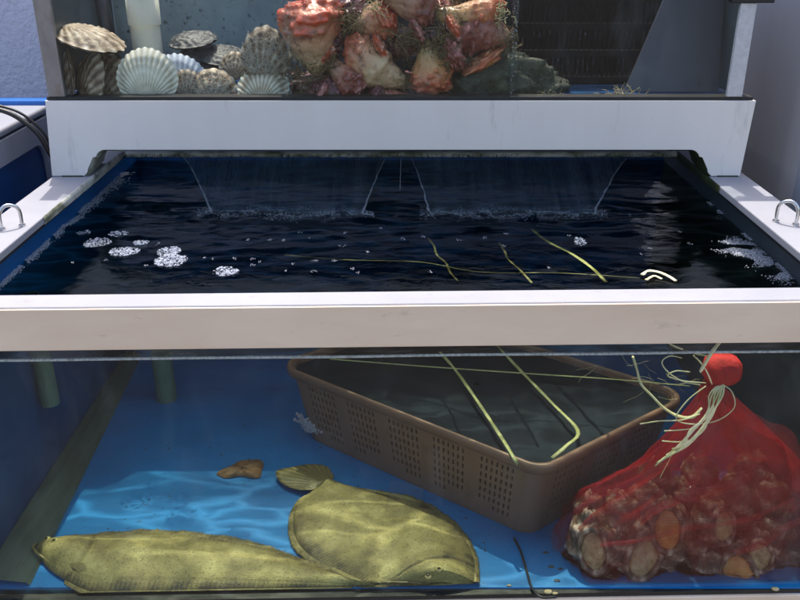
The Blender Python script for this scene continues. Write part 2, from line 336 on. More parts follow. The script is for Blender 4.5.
def catmull(pts, n):
    pts = [Vector(p) for p in pts]
    P = [pts[0]*2-pts[1]]+pts+[pts[-1]*2-pts[-2]]
    dense = []
    for i in range(1, len(P)-2):
        for k in range(12):
            t = k/12; a, b, c, d = P[i-1], P[i], P[i+1], P[i+2]
            dense.append(.5*((2*b)+(c-a)*t+(2*a-5*b+4*c-d)*t*t+(3*b-a-3*c+d)*t**3))
    dense.append(pts[-1])
    L_ = [0]
    for i in range(1, len(dense)): L_.append(L_[-1]+(dense[i]-dense[i-1]).length)
    out = []; j = 0
    for k in range(n):
        s = L_[-1]*k/(n-1)
        while j < len(L_)-2 and L_[j+1] < s: j += 1
        d = L_[j+1]-L_[j]; t = (s-L_[j])/d if d > 1e-12 else 0
        out.append(dense[j].lerp(dense[j+1], min(1, max(0, t))))
    return out
def lerp(a, b, t): return a+(b-a)*t
def interp(xs, ys, x):
    if x <= xs[0]: return ys[0]
    for i in range(len(xs)-1):
        if x <= xs[i+1]: return lerp(ys[i], ys[i+1], (x-xs[i])/(xs[i+1]-xs[i]))
    return ys[-1]
def nz(p, s=1, seed=0): return noise.noise(Vector((p[0]*s+seed*13.7, p[1]*s-seed*7.1, p[2]*s+seed*3.3)))
def frame(o, up, nrm):
    up = Vector(up).normalized(); nrm = Vector(nrm); nrm = (nrm-up*nrm.dot(up)).normalized(); x = up.cross(nrm)
    M = Matrix(((x.x, up.x, nrm.x, o[0]), (x.y, up.y, nrm.y, o[1]), (x.z, up.z, nrm.z, o[2]), (0, 0, 0, 1)))
    return M

# ------------------------------------------------------------------ ground and neighbours
m = MB(); m.box(-15, 15, -15, 15, -1.0, -.95); struct(m.build('ground', 'concrete'))
m = MB(); m.box(-2.2, .62, 2.02, 2.14, -.95, .75); w = m.build('stucco_wall', 'stucco')
tag(w, 'pale blue rough stucco wall behind the tanks at the left', 'wall')

nb = thing('fish_tub', 'white neighbouring tub with dark blue recessed side at the left edge', 'tub', (-.95, 1.5, -.95))
X0 = -.70
m = MB(); m.box(-1.3, X0-.012, 1.0, 1.72, -.95, .058); m.build('tub_body', 'box_white', nb, bevel=.006)
# side frame with a rounded opening
def frame_ring(x, y0, y1, z0, z1, b, r, th):
    def rr(y0, y1, z0, z1, r):
        out = []
        for cy, cz, a0 in ((y1-r, z1-r, 0), (y0+r, z1-r, 90), (y0+r, z0+r, 180), (y1-r, z0+r, 270)):
            for k in range(7):
                a = R(a0+15*k); out.append((cy+r*math.cos(a), cz+r*math.sin(a)))
        return out
    o = rr(y0, y1, z0, z1, .01); i = rr(y0+b, y1-b, z0+b, z1-b, r)
    rows = [[Vector((xx, p[0], p[1])) for p in pr] for xx, pr in ((x-th, o), (x, o), (x, i), (x-th, i))]
    return MB().grid(rows, closed=True)
frame_ring(X0, 1.02, 1.70, -.30, .055, .045, .04, .014).build('side_frame', 'box_white', nb, bevel=.002)
m = MB(); m.box(X0-.0115, X0-.007, 1.05, 1.67, -.27, .03); m.build('side_panel', 'box_blue', nb)
m = MB(); m.box(-1.3, X0, 1.0, 1.70, .0585, .073); m.build('top_lid', 'box_white', nb, bevel=.005)
m = MB(); m.box(-1.3, X0-.002, 1.7005, 1.735, .0585, .082); m.build('rim', 'blue_rim', nb, bevel=.004)

pts = catmull([PY(-40, 103, 1.46), PY(0, 110, 1.46), PY(20, 119, 1.46), PY(38, 134, 1.46), PY(49, 152, 1.47), PY(60, 170, 1.50)], 30)
m = MB(); m.tube(pts, .0042, 10)
tag(m.build('power_cable', 'black_rubber', smooth=True), 'thick black cable sagging over the white tub at the left', 'cable', 'black cables beside the upper tank')
pts = catmull([PY(-40, 98, 1.475), PY(0, 106, 1.475), PY(22, 114, 1.475), PY(42, 131, 1.475), PY(51, 147, 1.48), PY(60, 165, 1.5)], 30)
m = MB(); m.tube(pts, .0024, 10)
tag(m.build('power_cable', 'black_rubber', smooth=True), 'thinner black cable running just above the thick cable', 'cable', 'black cables beside the upper tank')

# big smooth container at the right
m = MB(); rows = []
prof = []
for k in range(9):
    a = R(180+90*k/8); prof.append((.735+.045*math.cos(a), 1.44+.045*math.sin(a)))
prof = [(.675, 2.3), (.678, 2.0), (.684, 1.7)]+[(.69, 1.5)]+prof+[(1.2, 1.392), (1.2, 2.3)]
for z, sx in ((-.95, 0), (-.3, .0), (.0, 0), (.3, .004), (.75, .012)):
    rows.append([Vector((p[0]+sx, p[1], z)) for p in prof])
m.grid(rows, closed=True, caps=True)
tag(m.build('storage_container', 'grey_box', smooth=False, bevel=.004), 'tall smooth grey container standing at the right of the tanks', 'container')

# ------------------------------------------------------------------ lower tank
lt = thing('lower_fish_tank', 'large lower tank with white rim, blue floor and clear front glass', 'fish tank', (0, 1.35, -.95))
XI, XO = .537, .606
def yfo(x, d): return yf(x)+d
# front bar: white top and stained front face
def slab(x0, x1, d0, d1, z0, z1):
    return MB().hexa([(x0, yfo(x0, d0), z0), (x1, yfo(x1, d0), z0), (x1, yfo(x1, d1), z0), (x0, yfo(x0, d1), z0),
                      (x0, yfo(x0, d0), z1), (x1, yfo(x1, d0), z1), (x1, yfo(x1, d1), z1), (x0, yfo(x0, d1), z1)])
slab(-.66, .66, 0.003, .041, -.052, 0).build('front_bar', 'white_rail', lt, bevel=.0025)
slab(-.66, .66, -.0005, .0028, -.0545, -.0015).build('front_fascia', 'stained_front', lt, bevel=.001)
for s in (-1, 1):
    m = MB(); xa, xb = (XI, XO) if s > 0 else (-XO, -XI)
    ya, yb = yfo(xa, .0415), yfo(xb, .0415)
    m.hexa([(xa, ya, -.012), (xb, yb, -.012), (xb, 1.70, -.012), (xa, 1.70, -.012), (xa, ya, 0), (xb, yb, 0), (xb, 1.70, 0), (xa, 1.70, 0)])
    m.build('side_rail', 'white_rail', lt, bevel=.002)
    xg = (XI+.002, XI+.008) if s > 0 else (-XI-.008, -XI-.002)
    m = MB(); m.box(xg[0], xg[1], .95, 1.68, -.0165, -.0125); m.build('gasket', 'black_rubber', lt)
    # handle: bent steel bar standing on the rail
    cx, cy = (.568, 1.19) if s > 0 else (-.563, 1.17)
    w_ = .014
    hp = [(cx-.004, cy-w_, .0), (cx-.004, cy-w_, .018), (cx-.003, cy-w_*.8, .028), (cx, cy-w_*.2, .034), (cx+.003, cy+w_*.6, .031), (cx+.005, cy+w_, .022), (cx+.005, cy+w_, .0)]
    hp = [(cx-s*(p[1]-cy)*.8, cy+(p[1]-cy)*.6, p[2]) for p in hp]
    hd = MB().tube(catmull(hp, 26), .0026, 10).build('handle', 'steel', lt, smooth=True)
    for k in (0, -1):
        f = hp[k]; MB().tube([(f[0], f[1], .0003), (f[0], f[1], .0022)], .005, 12).build('foot_plate', 'steel', hd if False else lt)
    xs = (.583, .60) if s > 0 else (-.60, -.583)
    m = MB(); m.box(xs[0], xs[1], .915, 1.8419, -.47, -.0125)
    m.build('side_wall', 'grey_wall' if s > 0 else 'blue_wall', lt)
m = MB(); m.box(-.60, .60, 1.62, 1.70, -.010, -.0005); m.build('back_rail', 'white_rail', lt)
m = MB(); m.box(-.60, .60, 1.842, 1.86, -.47, -.0125); m.build('back_wall', 'back_navy', lt)
# floor and the moulded rib along the left side
m = MB(); m.box(-.60, .60, .9155, 1.842, -.4605, FLOOR); m.build('floor', 'blue_floor', lt)
m = MB(); rows = []
for k in range(30):
    y = lerp(.918, 1.60, k/29); xr = lerp(-.514, -.549, k/29)+.002*nz((0, y, 0), 9)
    rows.append([Vector(p) for p in ((-.5805, y, FLOOR+.001), (-.5805, y, FLOOR+.012), (-.562, y, FLOOR+.012), (xr-.004, y, FLOOR+.006), (xr, y, FLOOR+.001))])
m.grid(rows); m.build('corner_strip', 'green_strip', lt)
for px, w_ in ((167, .019),):
    c = PZ(px, 399, FLOOR)
    rows = []
    for z, r in ((0, w_), (.10, w_), (.10, w_*.82), (.01, w_*.82)):
        rows.append([Vector((c.x+r*math.cos(2*math.pi*j/24), c.y+r*math.sin(2*math.pi*j/24), FLOOR+.0005+z)) for j in range(24)])
    MB().grid(rows, closed=True, caps=False).build('drain_pipe', 'stub_pipe', lt, smooth=False)
rows = []
for z, r in ((-.307, .0145), (-.115, .0145), (-.115, .012), (-.30, .012)):
    rows.append([Vector((-.566+r*math.cos(2*math.pi*j/24), 1.19+r*math.sin(2*math.pi*j/24), z)) for j in range(24)])
MB().grid(rows, closed=True).build('overflow_pipe', 'stub_pipe', lt, smooth=False)
slab(-.60, .60, .008, .014, -.4405, -.0525).build('front_glass', 'pane', lt)
slab(-.62, .62, .0035, .0185, -.4415-.006, -.4407).build('lower_gasket', 'black_rubber', lt)
slab(-.66, .66, 0, .03, -.52, -.4485).build('lower_bar', 'stained_front', lt, bevel=.002)
m = MB(); m.box(-.60, .60, .93, 1.86, -.95, -.461); m.build('cabinet', 'box_white', lt)
# algae-stained inner lip at the rear and round the rails
m = MB(); rows = []
for k in range(161):
    x = lerp(-.53, .535, k/160)
    rows.append([Vector((x, 1.6205, -.0002)), Vector((x, 1.616+.001*nz((x, 0, 0), 60), -.0015)), Vector((x, 1.612+.0015*nz((x, 1, 0), 80), -.0055)), Vector((x, 1.616, -.0105-.002*nz((x, 0, 3), 90)))])
m.grid(rows); m.build('stained_lip', 'algae_film', lt, smooth=True)
for s in (-1, 1):
    m = MB(); rows = []
    for k in range(90):
        y = lerp(1.22 if s < 0 else 1.38, 1.612, k/89); f = min(1, k/40)
        x = s*(XI-.0004-.0005*f*(1+nz((0, y, s), 70)))
        rows.append([Vector((s*(XI+.0008*f+.0006*nz((0, y, 1), 60)), y, .0006)), Vector((x, y, .0002)), Vector((x-s*.0008, y, -.006)), Vector((x, y, -.0125-.001*f))])
    m.grid(rows); m.build('stained_edge', 'algae_film' if s < 0 else 'algae', lt, smooth=True)

# ------------------------------------------------------------------ water
def surf(x, y):
    near = math.exp(-((y-1.45)/.12)**2)
    amp = .0009+.0028*near
    return WATER + amp*(nz((x*9, y*16, 0))+.6*nz((x*24, y*40, 5))) + .0012*near*math.sin(70*y+4*nz((x*8, y*8, 2)))
m = MB(); nx_, ny_ = 170, 150; rows = []
for j in range(ny_+1):
    y = lerp(0, 1, j/ny_)
    row = []
    for i in range(nx_+1):
        x = lerp(-.5825, .5825, i/nx_); yy = lerp(yfo(x, .0145), 1.8415, y)
        row.append(Vector((x, yy, surf(x, yy))))
    rows.append(row)
n0 = len(m.v); m.grid(rows)
W = nx_+1
def idx(i, j): return j*W+i
ring = [idx(i, 0) for i in range(W)]+[idx(nx_, j) for j in range(1, ny_+1)]+[idx(i, ny_) for i in range(nx_-1, -1, -1)]+[idx(0, j) for j in range(ny_-1, 0, -1)]
b0 = len(m.v); m.add([(m.v[i].x, m.v[i].y, FLOOR-.004) for i in ring], [])
k_ = len(ring)
for a in range(k_):
    b = (a+1) % k_; m.f.append((ring[b], ring[a], b0+a, b0+b))
m.f.append(tuple(b0+a for a in range(k_-1, -1, -1)))
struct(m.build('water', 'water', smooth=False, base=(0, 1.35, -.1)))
wo = bpy.data.objects['water']
for p in wo.data.polygons: p.use_smooth = abs(p.normal.z) > .5
# meniscus where the water touches the front glass
pts = [(x, yfo(x, .0150), WATER+.0005+.0009*nz((x*6, 0, 0))) for x in [lerp(-.58, .58, k/120) for k in range(121)]]
struct(MB().tube(pts, .0017, 6, 1.0).build('water_edge', 'meniscus', smooth=True))

# falling sheets of water
def fall(xt0, xt1, xb0, xb1, label):
    t = thing('water_sheet', label, 'waterfall', (lerp(xb0, xb1, .5), 1.46, WATER), 'sheets of water falling into the tank')
    rows = []; nk = 26
    for k in range(nk):
        s = k/(nk-1); z = lerp(-.0095, WATER-.002, s); y = lerp(1.606, 1.468, s)
        e = s**.85
        a, b = lerp(xt0, xb0, e), lerp(xt1, xb1, e)
        rows.append([Vector((lerp(a, b, i/60), y+.003*math.sin(math.pi*i/60)+.0015*nz((i*.25, k*.1, 3)), z)) for i in range(61)])
    MB().grid(rows).build('film', 'falling_water', t, smooth=True)
    for side in (0, 60):
        p = [r_[side]+Vector((.0045*nz((k*.35, side, xb0*9))*k/nk, -.001, 0)) for k, r_ in enumerate(rows)]
        MB().tube(p, [lerp(.0006, .0024, (k/(nk-1)))*(1+.9*nz((k*.9, side, 1))) for k in range(nk)], 6).build('edge_stream', 'stream', t, smooth=True)
def X(px, py, z): return PZ(px, py, z).x
fall(X(183, 158, -.008), X(386, 158, -.008), X(212, 213, WATER), X(362, 213, WATER), 'wide sheet of falling water at the left below the upper tank')
fall(X(411, 158, -.008), X(628, 158, -.008), X(431, 213, WATER), X(594, 213, WATER), 'wide sheet of falling water at the right below the upper tank')
t = []
for k in range(18):
    s = k/17; p = PZ(lerp(401, 400, s), lerp(158, 190, s), lerp(-.008, -.05, s)); t.append(p)
tag(MB().tube(t, [.0008+.0006*abs(nz((k, 0, 0), .7)) for k in range(18)], 6).build('water_trickle', 'stream', smooth=True), 'thin trickle of water between the two falling sheets', 'water trickle')
# splash foam below them
m = MB()
for k in range(7000):
    g = random.random() < .5
    a, b = (205, 366) if g else (428, 600)
    px = random.uniform(a-8, b+8); py = 215+2.5*nz((px*.05, 4, 0))+random.gauss(0, 2.6)-abs(random.gauss(0, 5.5))*(.6+nz((px*.06, 1, 0)))
    if nz((px*.09, py*.2, 5)) < -.1 and random.random() < .7: continue
    p = PZ(px, py, WATER); r = random.uniform(.0004, .0012)
    m.ball((p.x, p.y, surf(p.x, p.y)), r, 6, 3, (1, 1, .8), True)
o = m.build('splash_foam', 'mist', smooth=True); tag(o, 'pale froth where the falling water sheets strike the surface', 'foam', kind='stuff')

# foam rafts
def raft(px, py, w, h, label, mat='foam', dens=1.0, seed=0):
    rnd = random.Random(seed+int(px*7+py)); m = MB()
    c = PZ(px, py, WATER); rx = w/2*abs(PZ(px+1, py, WATER).x-c.x); ry = h/2*abs(PZ(px, py+1, WATER).y-c.y)
    n = int(dens*rx*ry*3.14/(.0016**2)/1.4)
    for _ in range(n):
        a = rnd.random()*2*math.pi; q = math.sqrt(rnd.random())*1.02
        k = 1+.14*nz((math.cos(a), math.sin(a), seed), 1.7)
        r = rnd.uniform(.0005, .0011) if rnd.random() < .8 else rnd.uniform(.0014, .0026)
        if nz((c.x*3+rx*q*math.cos(a), ry*q*math.sin(a), seed), 260) > .36: continue
        m.ball((c.x+rx*q*k*math.cos(a), c.y+ry*q*k*math.sin(a), WATER+.0008), r, 8, 4, (1, 1, .8), True)
    return tag(m.build('foam_raft', mat, smooth=True), label, 'foam', 'patches of foam floating on the water')
raft(171, 261, 33, 12, 'largest white foam patch, lower half of the joined pair', seed=1)
raft(169, 252, 24, 9, 'small round foam patch touching the back of the largest one', seed=2)
raft(225, 272, 25, 9, 'white oval foam patch nearest the front bar', seed=3)
raft(124, 252, 30, 9, 'oval foam patch left of the joined pair', seed=4)
raft(97, 243, 26, 9, 'bluish thin foam patch nearest the left foam line', 'thin_foam', seed=5)
raft(141, 243, 16, 5, 'small oval foam patch right of the bluish patch', seed=6)
raft(119, 234, 20, 6, 'very faint thin foam patch farthest from the front bar', 'thin_foam', seed=7, dens=.6)
raft(84, 233, 14, 4, 'faint foam smear against the left foam line', 'thin_foam', seed=8, dens=.6)
raft(580, 242, 12, 8, 'faint pale bubble patch beside the yellow strap in the water', 'thin_foam', seed=9, dens=.7)
flecks = [(253, 259, 6, 3), (259, 262, 4, 2), (253, 265, 7, 3), (234, 259, 5, 2.5), (204, 258, 3, 2), (213, 259, 2.5, 2), (146, 266, 4, 2), (73, 263, 4, 2), (106, 260, 4, 2), (158, 244, 4, 4), (315, 261, 9, 3), (334, 261, 6, 2), (314, 272, 8, 4), (352, 269, 6, 3), (358, 273, 4, 2), (293, 264, 3, 2), (286, 271, 3, 2), (430, 272, 5, 3), (284, 241, 4, 3), (342, 246, 7, 3), (403, 239, 4, 3), (423, 237, 4, 3), (345, 233, 6, 2), (381, 228, 4, 2), (459, 240, 5, 3), (485, 238, 5, 2), (504, 246, 5, 3), (549, 268, 4, 2), (650, 249, 4, 2), (690, 244, 5, 2.5), (641, 254, 2, 2), (506, 234, 4, 2), (570, 236, 5, 2), (300, 233, 5, 2), (310, 238, 3, 2), (270, 240, 4, 2), (630, 215, 2, 2), (680, 232, 3, 1.5), (248, 240, 3, 2), (368, 252, 4, 2)]
for (px, py, w, h) in flecks:
    c = PZ(px, py, WATER); rx = w/2*abs(PZ(px+1, py, WATER).x-c.x); ry = h/2*abs(PZ(px, py+1, WATER).y-c.y); m = MB(); rnd = random.Random(px)
    for _ in range(int(4+w)):
        a = rnd.random()*6.28; q = rnd.random()**.5
        m.ball((c.x+rx*q*math.cos(a), c.y+ry*q*math.sin(a), WATER+.0006), rnd.uniform(.0005, .0009), 7, 3, (1.1, 1, .7), True)
    tag(m.build('bubble', 'foam', smooth=True), 'tiny cluster of bubbles floating on the dark water', 'bubbles', 'tiny bubbles on the dark water')
m = MB(); rnd = random.Random(3)
for k in range(5200):
    s = rnd.random(); y = lerp(.93, 1.74, s); w_ = .003+.012*s*abs(nz((y*7, 0, 0)))+.005*s
    x = -.5825+abs(rnd.gauss(0, w_))
    if nz((x*60, y*25, 0)) < -.38: continue
    m.ball((x, y, surf(x, y)+.0004), rnd.uniform(.0006, .0020), 6, 3, (1, 1, .8), True)
tag(m.build('edge_foam', 'thin_foam', smooth=True), 'line of fine foam along the left wall of the tank', 'foam', kind='stuff')
m = MB(); rnd = random.Random(4)
poly = [(722, 246), (742, 247), (756, 254), (775, 268), (790, 277)]
for k in range(5200):
    s = rnd.random(); q = catmull([(a, b, 0) for a, b in poly], 30)[int(s*29)] if k == 0 else None
    px = interp([0, .25, .5, .75, 1], [a for a, b in poly], s); py = interp([0, .25, .5, .75, 1], [b for a, b in poly], s)
    px += rnd.gauss(0, 5); py += rnd.gauss(0, 3.0+2*math.sin(s*3.1))
    p = PZ(px, py, WATER)
    if nz((p.x*28, p.y*28, 0)) < -0.05 or p.x > .581: continue
    m.ball((p.x, p.y, WATER+.0004), rnd.uniform(.0006, .0018), 6, 3, (1, 1, .6), True)
for k in range(2600):
    y = rnd.uniform(.94, 1.6); x = .5825-abs(rnd.gauss(0, .0035))
    if nz((0, y*22, 8)) < -.05+.4*(y-1): continue
    m.ball((x, y, WATER+.0006), rnd.uniform(.0006, .0016), 6, 3, (1, 1, .8), True)
tag(m.build('edge_foam', 'thin_foam', smooth=True), 'ragged foam smear along the right wall near the front bar', 'foam', kind='stuff')

# ------------------------------------------------------------------ upper tank
ut = thing('upper_fish_tank', 'upper glass tank on a white apron board, filled with shells and sea pineapples', 'fish tank', (0, 1.6, 0))
ZB = .131
def edgeL(z): return lerp(-.592, -.606, (z)/.131)
xl0, xr0 = -.606, .592
xl1, xr1 = -.596, .598
prof = [(xr1, ZB), (xl1, ZB), (xl0, .0012), (-.5495, .0012)]
def arc(cx, cz, r, a0, a1, n=7): return [(cx+r*math.cos(R(lerp(a0, a1, k/n))), cz+r*math.sin(R(lerp(a0, a1, k/n)))) for k in range(n+1)]
prof += arc(-.555, .014, .013, -65, -5, 4)
prof += [(-.530, .034)]+arc(-.507, .029, .0185, 160, 90, 6)
xr_ = [(p[0]*-1*.985, p[1]) for p in prof[3:]][::-1]
prof = prof + xr_ + [(xr0, .0012)]
yb0, yb1 = 1.440, 1.456
prof = prof[::-1]
rows = [[Vector((x, yb0+(0), z)) for x, z in prof], [Vector((x, yb1, z)) for x, z in prof]]
m = MB(); m.grid(rows, closed=True, caps=True)
m.build('apron_board', 'white_board', ut, bevel=.0015)
# algae under the apron corners
for s in (-1, 1):
    m = MB(); rnd = random.Random(11+s)
    ap = [(s*.549, .0012)]+[(s*abs(q[0])*.998, q[1]) for q in arc(-.555, .014, .013, -65, -5, 4)]+[(s*.530, .034)]+[(s*abs(q[0]), q[1]) for q in arc(-.507, .029, .0185, 160, 90, 6)]+[(s*.47, .0475)]
    if s > 0: ap = [(p[0]*.985, p[1]) for p in ap]
    pp = catmull([(a, 0, b) for a, b in ap], 50)
    rows = [[Vector((p.x, 1.441, p.z-.0002)), Vector((p.x-s*.0018, 1.445, p.z-.0025-.0025*abs(nz((p.x, p.z, 0), 90)))), Vector((p.x-s*.002, 1.47, p.z-.003)), Vector((p.x, 1.53, p.z-.001))] for p in pp]
    m.grid(rows); m.build('stained_corner', 'algae_film' if s < 0 else 'algae', ut, smooth=True)
    m = MB(); x0, x1 = sorted((s*.552, s*.588)); m.box(x0, x1, 1.4385, 1.4595, .0002, .0022)
    m.build('foot_gasket', 'algae', ut)
m = MB(); m.box(-.594, .594, 1.443, 1.470, ZB+.0002, ZB+.0062); m.build('gasket', 'black_rubber', ut, bevel=.001)
for s in (-1, 1):
    a, b = (-.590, -.562) if s < 0 else (.548, .574)
    m = MB(); m.box(a, b, 1.441, 1.449, ZB+.0065, .315 if s < 0 else .2865); m.build('corner_post', 'post_plate' if s < 0 else 'bright_plate', ut, bevel=.001)
    m = MB(); x0, x1 = sorted((s*.565, s*.577)); m.box(x0, x1, 1.4525, 1.76, ZB+.0065, .315); m.build('side_wall', 'grey_wall', ut)
m = MB(); m.box(.530, .600, 1.436, 1.452, .2868, .297); m.box(.500, .60, 1.438, 1.450, .2972, .318); m.build('corner_cap', 'black_rubber', ut, bevel=.002)
m = MB(); m.box(-.5605, .5465, 1.4435, 1.4475, ZB+.0065, .315); m.build('front_glass', 'pane', ut)
m = MB(); m.box(-.60, .60, 1.4565, 1.78, ZB-.012, ZB); m.build('floor', 'upper_floor', ut)
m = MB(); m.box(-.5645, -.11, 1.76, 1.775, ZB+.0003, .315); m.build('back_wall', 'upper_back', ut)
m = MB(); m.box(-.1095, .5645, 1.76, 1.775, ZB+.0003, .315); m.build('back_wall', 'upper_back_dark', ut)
# dividers standing front to back
for px in (288, 514):
    x = PY(px, 50, 1.452).x
    m = MB(); m.box(x-.0035, x+.0035, 1.4482, 1.70, ZB+.0065, .312); m.build('divider', 'divider', ut)
    # air bubbles clinging to the plate edge
    m = MB(); rnd = random.Random(px)
    for _ in range(46):
        m.ball((x+rnd.uniform(-.004, .004), 1.4515+rnd.uniform(0, .004), rnd.uniform(ZB+.01, .30)), rnd.uniform(.0005, .0011), 6, 4)
    m.build('clinging_bubbles', 'foam', ut, smooth=True)
# algae hairs hanging from the rear lip
m = MB(); rnd = random.Random(5)
for k in range(450):
    x = rnd.uniform(-.53, .535)
    if nz((x*9, 2, 0)) < -.15: continue
    z0 = -.002-rnd.random()*.004; L_ = abs(rnd.gauss(.004, .004))
    if rnd.random() < .05: L_ *= 2.2
    dx = rnd.uniform(-.6, .6)*L_
    m.tube([(x, 1.612, z0), (x+dx*.5, 1.6105, z0-L_*.5), (x+dx, 1.611, z0-L_)], [.0005, .0004, .0001], 3, caps=False)
tag(m.build('hanging_algae', 'algae'), 'dark green algae hairs hanging from the rear lip of the lower tank', 'algae', kind='stuff')
# upper water
m = MB(); m.box(-.5645, .5645, 1.4482, 1.7595, ZB+.0004, .300); struct(m.build('upper_water', 'upper_water'))

# ------------------------------------------------------------------ things in the upper tank
# pipe
c = PY(151, 78, 1.60); rr_ = .0265
rows = []
hts = [(0, rr_), (.016, rr_), (.112, rr_), (.1125, rr_*1.09), (.18, rr_*1.09), (.18, rr_*.9)]
for z, r in hts: rows.append([Vector((c.x+r*math.cos(2*math.pi*j/32), c.y+r*math.sin(2*math.pi*j/32), ZB+.001+z*.93)) for j in range(32)])
tp = thing('standpipe', 'pale cream plastic standpipe behind the scallop shells', 'pipe', (c.x, c.y, ZB))
MB().grid(rows[:3], closed=True).build('pipe', 'pvc', tp, smooth=True)
MB().grid(rows[3:], closed=True).build('collar', 'pvc', tp, smooth=True)
c = PY(110, 40, 1.68)
m = MB(); m.tube([(c.x, c.y, ZB+.001), (c.x-.004, c.y, .2), (c.x-.016, c.y, .31)], .017, 16)
tag(m.build('black_hose', 'hose', smooth=True), 'thick black hose standing left of the cream pipe', 'hose')

def scallop(origin, up, nrm, D, label, mat='scallop_white', nrib=13, enc=0, gape=.0, back=None, fat=.16, worm=0, seed=0, name='scallop', oval=1.0):
    o = Vector(origin); M = frame(o, up, nrm)
    t = thing(name, label, 'shell', o, 'shellfish in the upper tank')
    for side in (1, -1):
        NA, NR = 132, 26; rows = []; at = []
        for i in range(NR+1):
            r = i/NR; row = []
            for j in range(NA+1):
                a = lerp(-1.42, 1.42, j/NA)
                Rr = D*max(.02, math.cos(a))**.55*(1-.06*abs(math.sin(a)))
                rib = math.cos(a*2*math.pi*nrib/2.6)
                scal = 1+.012*rib*r*r*(r > .9)
                x, y = Rr*r*math.sin(a)*scal*oval, Rr*r*math.cos(a)*scal
                q = Vector((x, y-D*.5, 0)).length/(D*.5)
                z = fat*D*max(0, 1-q**2.4)**.8*(1 if side > 0 else .6)+.0006
                grow = .0006*math.sin(r*38+nz((a*2, r*3, seed))*3)
                z += (.010*D)*rib*(.3+.7*r)*(1-enc*.6)*min(1, (1-r)*14+.3)+grow*min(1, (1-r)*20)
                if enc: z += enc*D*(.022*nz((x*140, y*140, seed))+.03*max(0, nz((x*60, y*60, seed+4))))*min(1, (1-r)*8+.15)
                p = Vector((x, y, side*z+(-.001 if side < 0 else 0)))
                if gape: p.z += side*gape*y
                row.append(M @ p)
                at.append(min(1, max(0, .55+.35*rib*(.4+.6*r)-.25*enc*(.5+nz((x*90, y*90, seed)))+.15*math.sin(r*14+nz((a, r, seed), 2)))))
            rows.append(row)
        if side < 0: rows = [r_[::-1] for r_ in rows]
        MB().grid(rows, at).build('valve', mat if side > 0 else (back or mat), t, smooth=True)
    if not enc:
        # ears either side of the hinge
        m = MB()
        for s in (-1, 1):
            pr = [(0, .0), (s*.24*D, -.02*D), (s*.27*D, .10*D), (s*.20*D, .17*D), (s*.05*D, .15*D)]
            vs = [M @ Vector((x, y, z)) for z in (.003, -.003) for x, y in pr]; k = len(pr)
            f = [tuple(range(k)), tuple(range(2*k-1, k-1, -1))]+[(i, k+i, k+(i+1) % k, (i+1) % k) for i in range(k)]
            m.add(vs, f)
        m.build('hinge_ear', mat, t)
    if worm:
        rnd = random.Random(seed); m = MB()
        for _ in range(worm):
            a, r = rnd.uniform(-.95, .95), rnd.uniform(.25, .95); p = []
            hd = rnd.uniform(0, 6.28)
            x, y = D*math.cos(a)**.55*r*math.sin(a)*oval, D*math.cos(a)**.55*r*math.cos(a)
            for k in range(9):
                q = Vector((x, y-D*.5, 0)).length/(D*.5)
                if q > .97: break
                z = fat*D*max(0, 1-q**2.4)**.8+.0022+.03*D*enc*max(0, nz((x*60, y*60, seed+4)))
                p.append(M @ Vector((x, y, z))); hd += rnd.uniform(-.9, .9); x += .0032*math.cos(hd); y += .0032*math.sin(hd)
            if len(p) > 2: nt_ = 1; m.tube(catmull(p, len(p)*2), rnd.uniform(.00025, .0005), 5)
        m.build('worm_tubes', 'worm_tube', t, smooth=True)
    return t
cam = Vector((0, -1, .35))
def sc_at(px, py, Y): return PY(px, py, Y)
scallop(sc_at(149, 103, 1.475), (0, .18, 1), (0, -1, .25), .092, 'large white ribbed scallop standing upright left of centre group', 'scallop_white', 20, seed=1)
scallop(sc_at(181, 108, 1.530), (-.05, .12, 1), (.1, -1, .2), .094, 'pale bluish ribbed scallop peeping out behind the large white scallop', 'scallop_blue', 21, seed=2)
scallop(sc_at(186, 100, 1.492), (.12, .22, 1), (.2, -1, .3), .052, 'brown crusted scallop wedged right of the large white one', 'scallop_brown', 12, enc=1, worm=60, seed=3)
scallop(sc_at(262, 105, 1.475), (.05, .7, 1), (-.1, -1, .8), .074, 'flat cream scallop with brown shadow in its colour, below the tall crusted shell', 'scallop_shadow', 16, seed=4, oval=1.08)
scallop(sc_at(263, 84, 1.505), (.12, .1, 1), (-.05, -1, .15), .098, 'tall oval shell crusted with white worm tubes', 'scallop_brown', 10, enc=1, worm=150, seed=5, oval=.72)
scallop(sc_at(281, 92, 1.54), (.1, .1, 1), (.3, -1, .15), .075, 'crusted shell half hidden behind the tall oval shell', 'scallop_brown', 10, enc=1, worm=60, seed=6, oval=.7)
scallop(sc_at(212, 107, 1.485), (.05, .5, 1), (.1, -1, .6), .068, 'low brown crusted shell between the wedged and the cream scallops', 'scallop_brown', 10, enc=1, worm=70, seed=7, oval=1.1)
scallop(sc_at(236, 80, 1.53), (-.15, .4, 1), (-.2, -1, .3), .050, 'small tan crusted shell left of the tall oval shell', 'scallop_brown', 10, enc=.8, worm=24, seed=8)
scallop(sc_at(60, 27, 1.50), (1, -.1, -.36), (.3, -.10, .92), .112, 'brown and cream striped scallop lying tilted on the upright shells', 'scallop_brown', 12, enc=.5, fat=.13, seed=9)
scallop(sc_at(70, 104, 1.49), (-.05, .2, 1), (-1, -.5, .1), .100, 'brown shell standing on edge against the left corner', 'scallop_brown', 12, enc=.7, fat=.16, seed=10)
scallop(sc_at(86, 105, 1.49), (.28, .2, 1), (-.9, -.8, .1), .094, 'brown shell on edge, second from the left corner', 'scallop_brown', 12, enc=.7, fat=.16, seed=11)
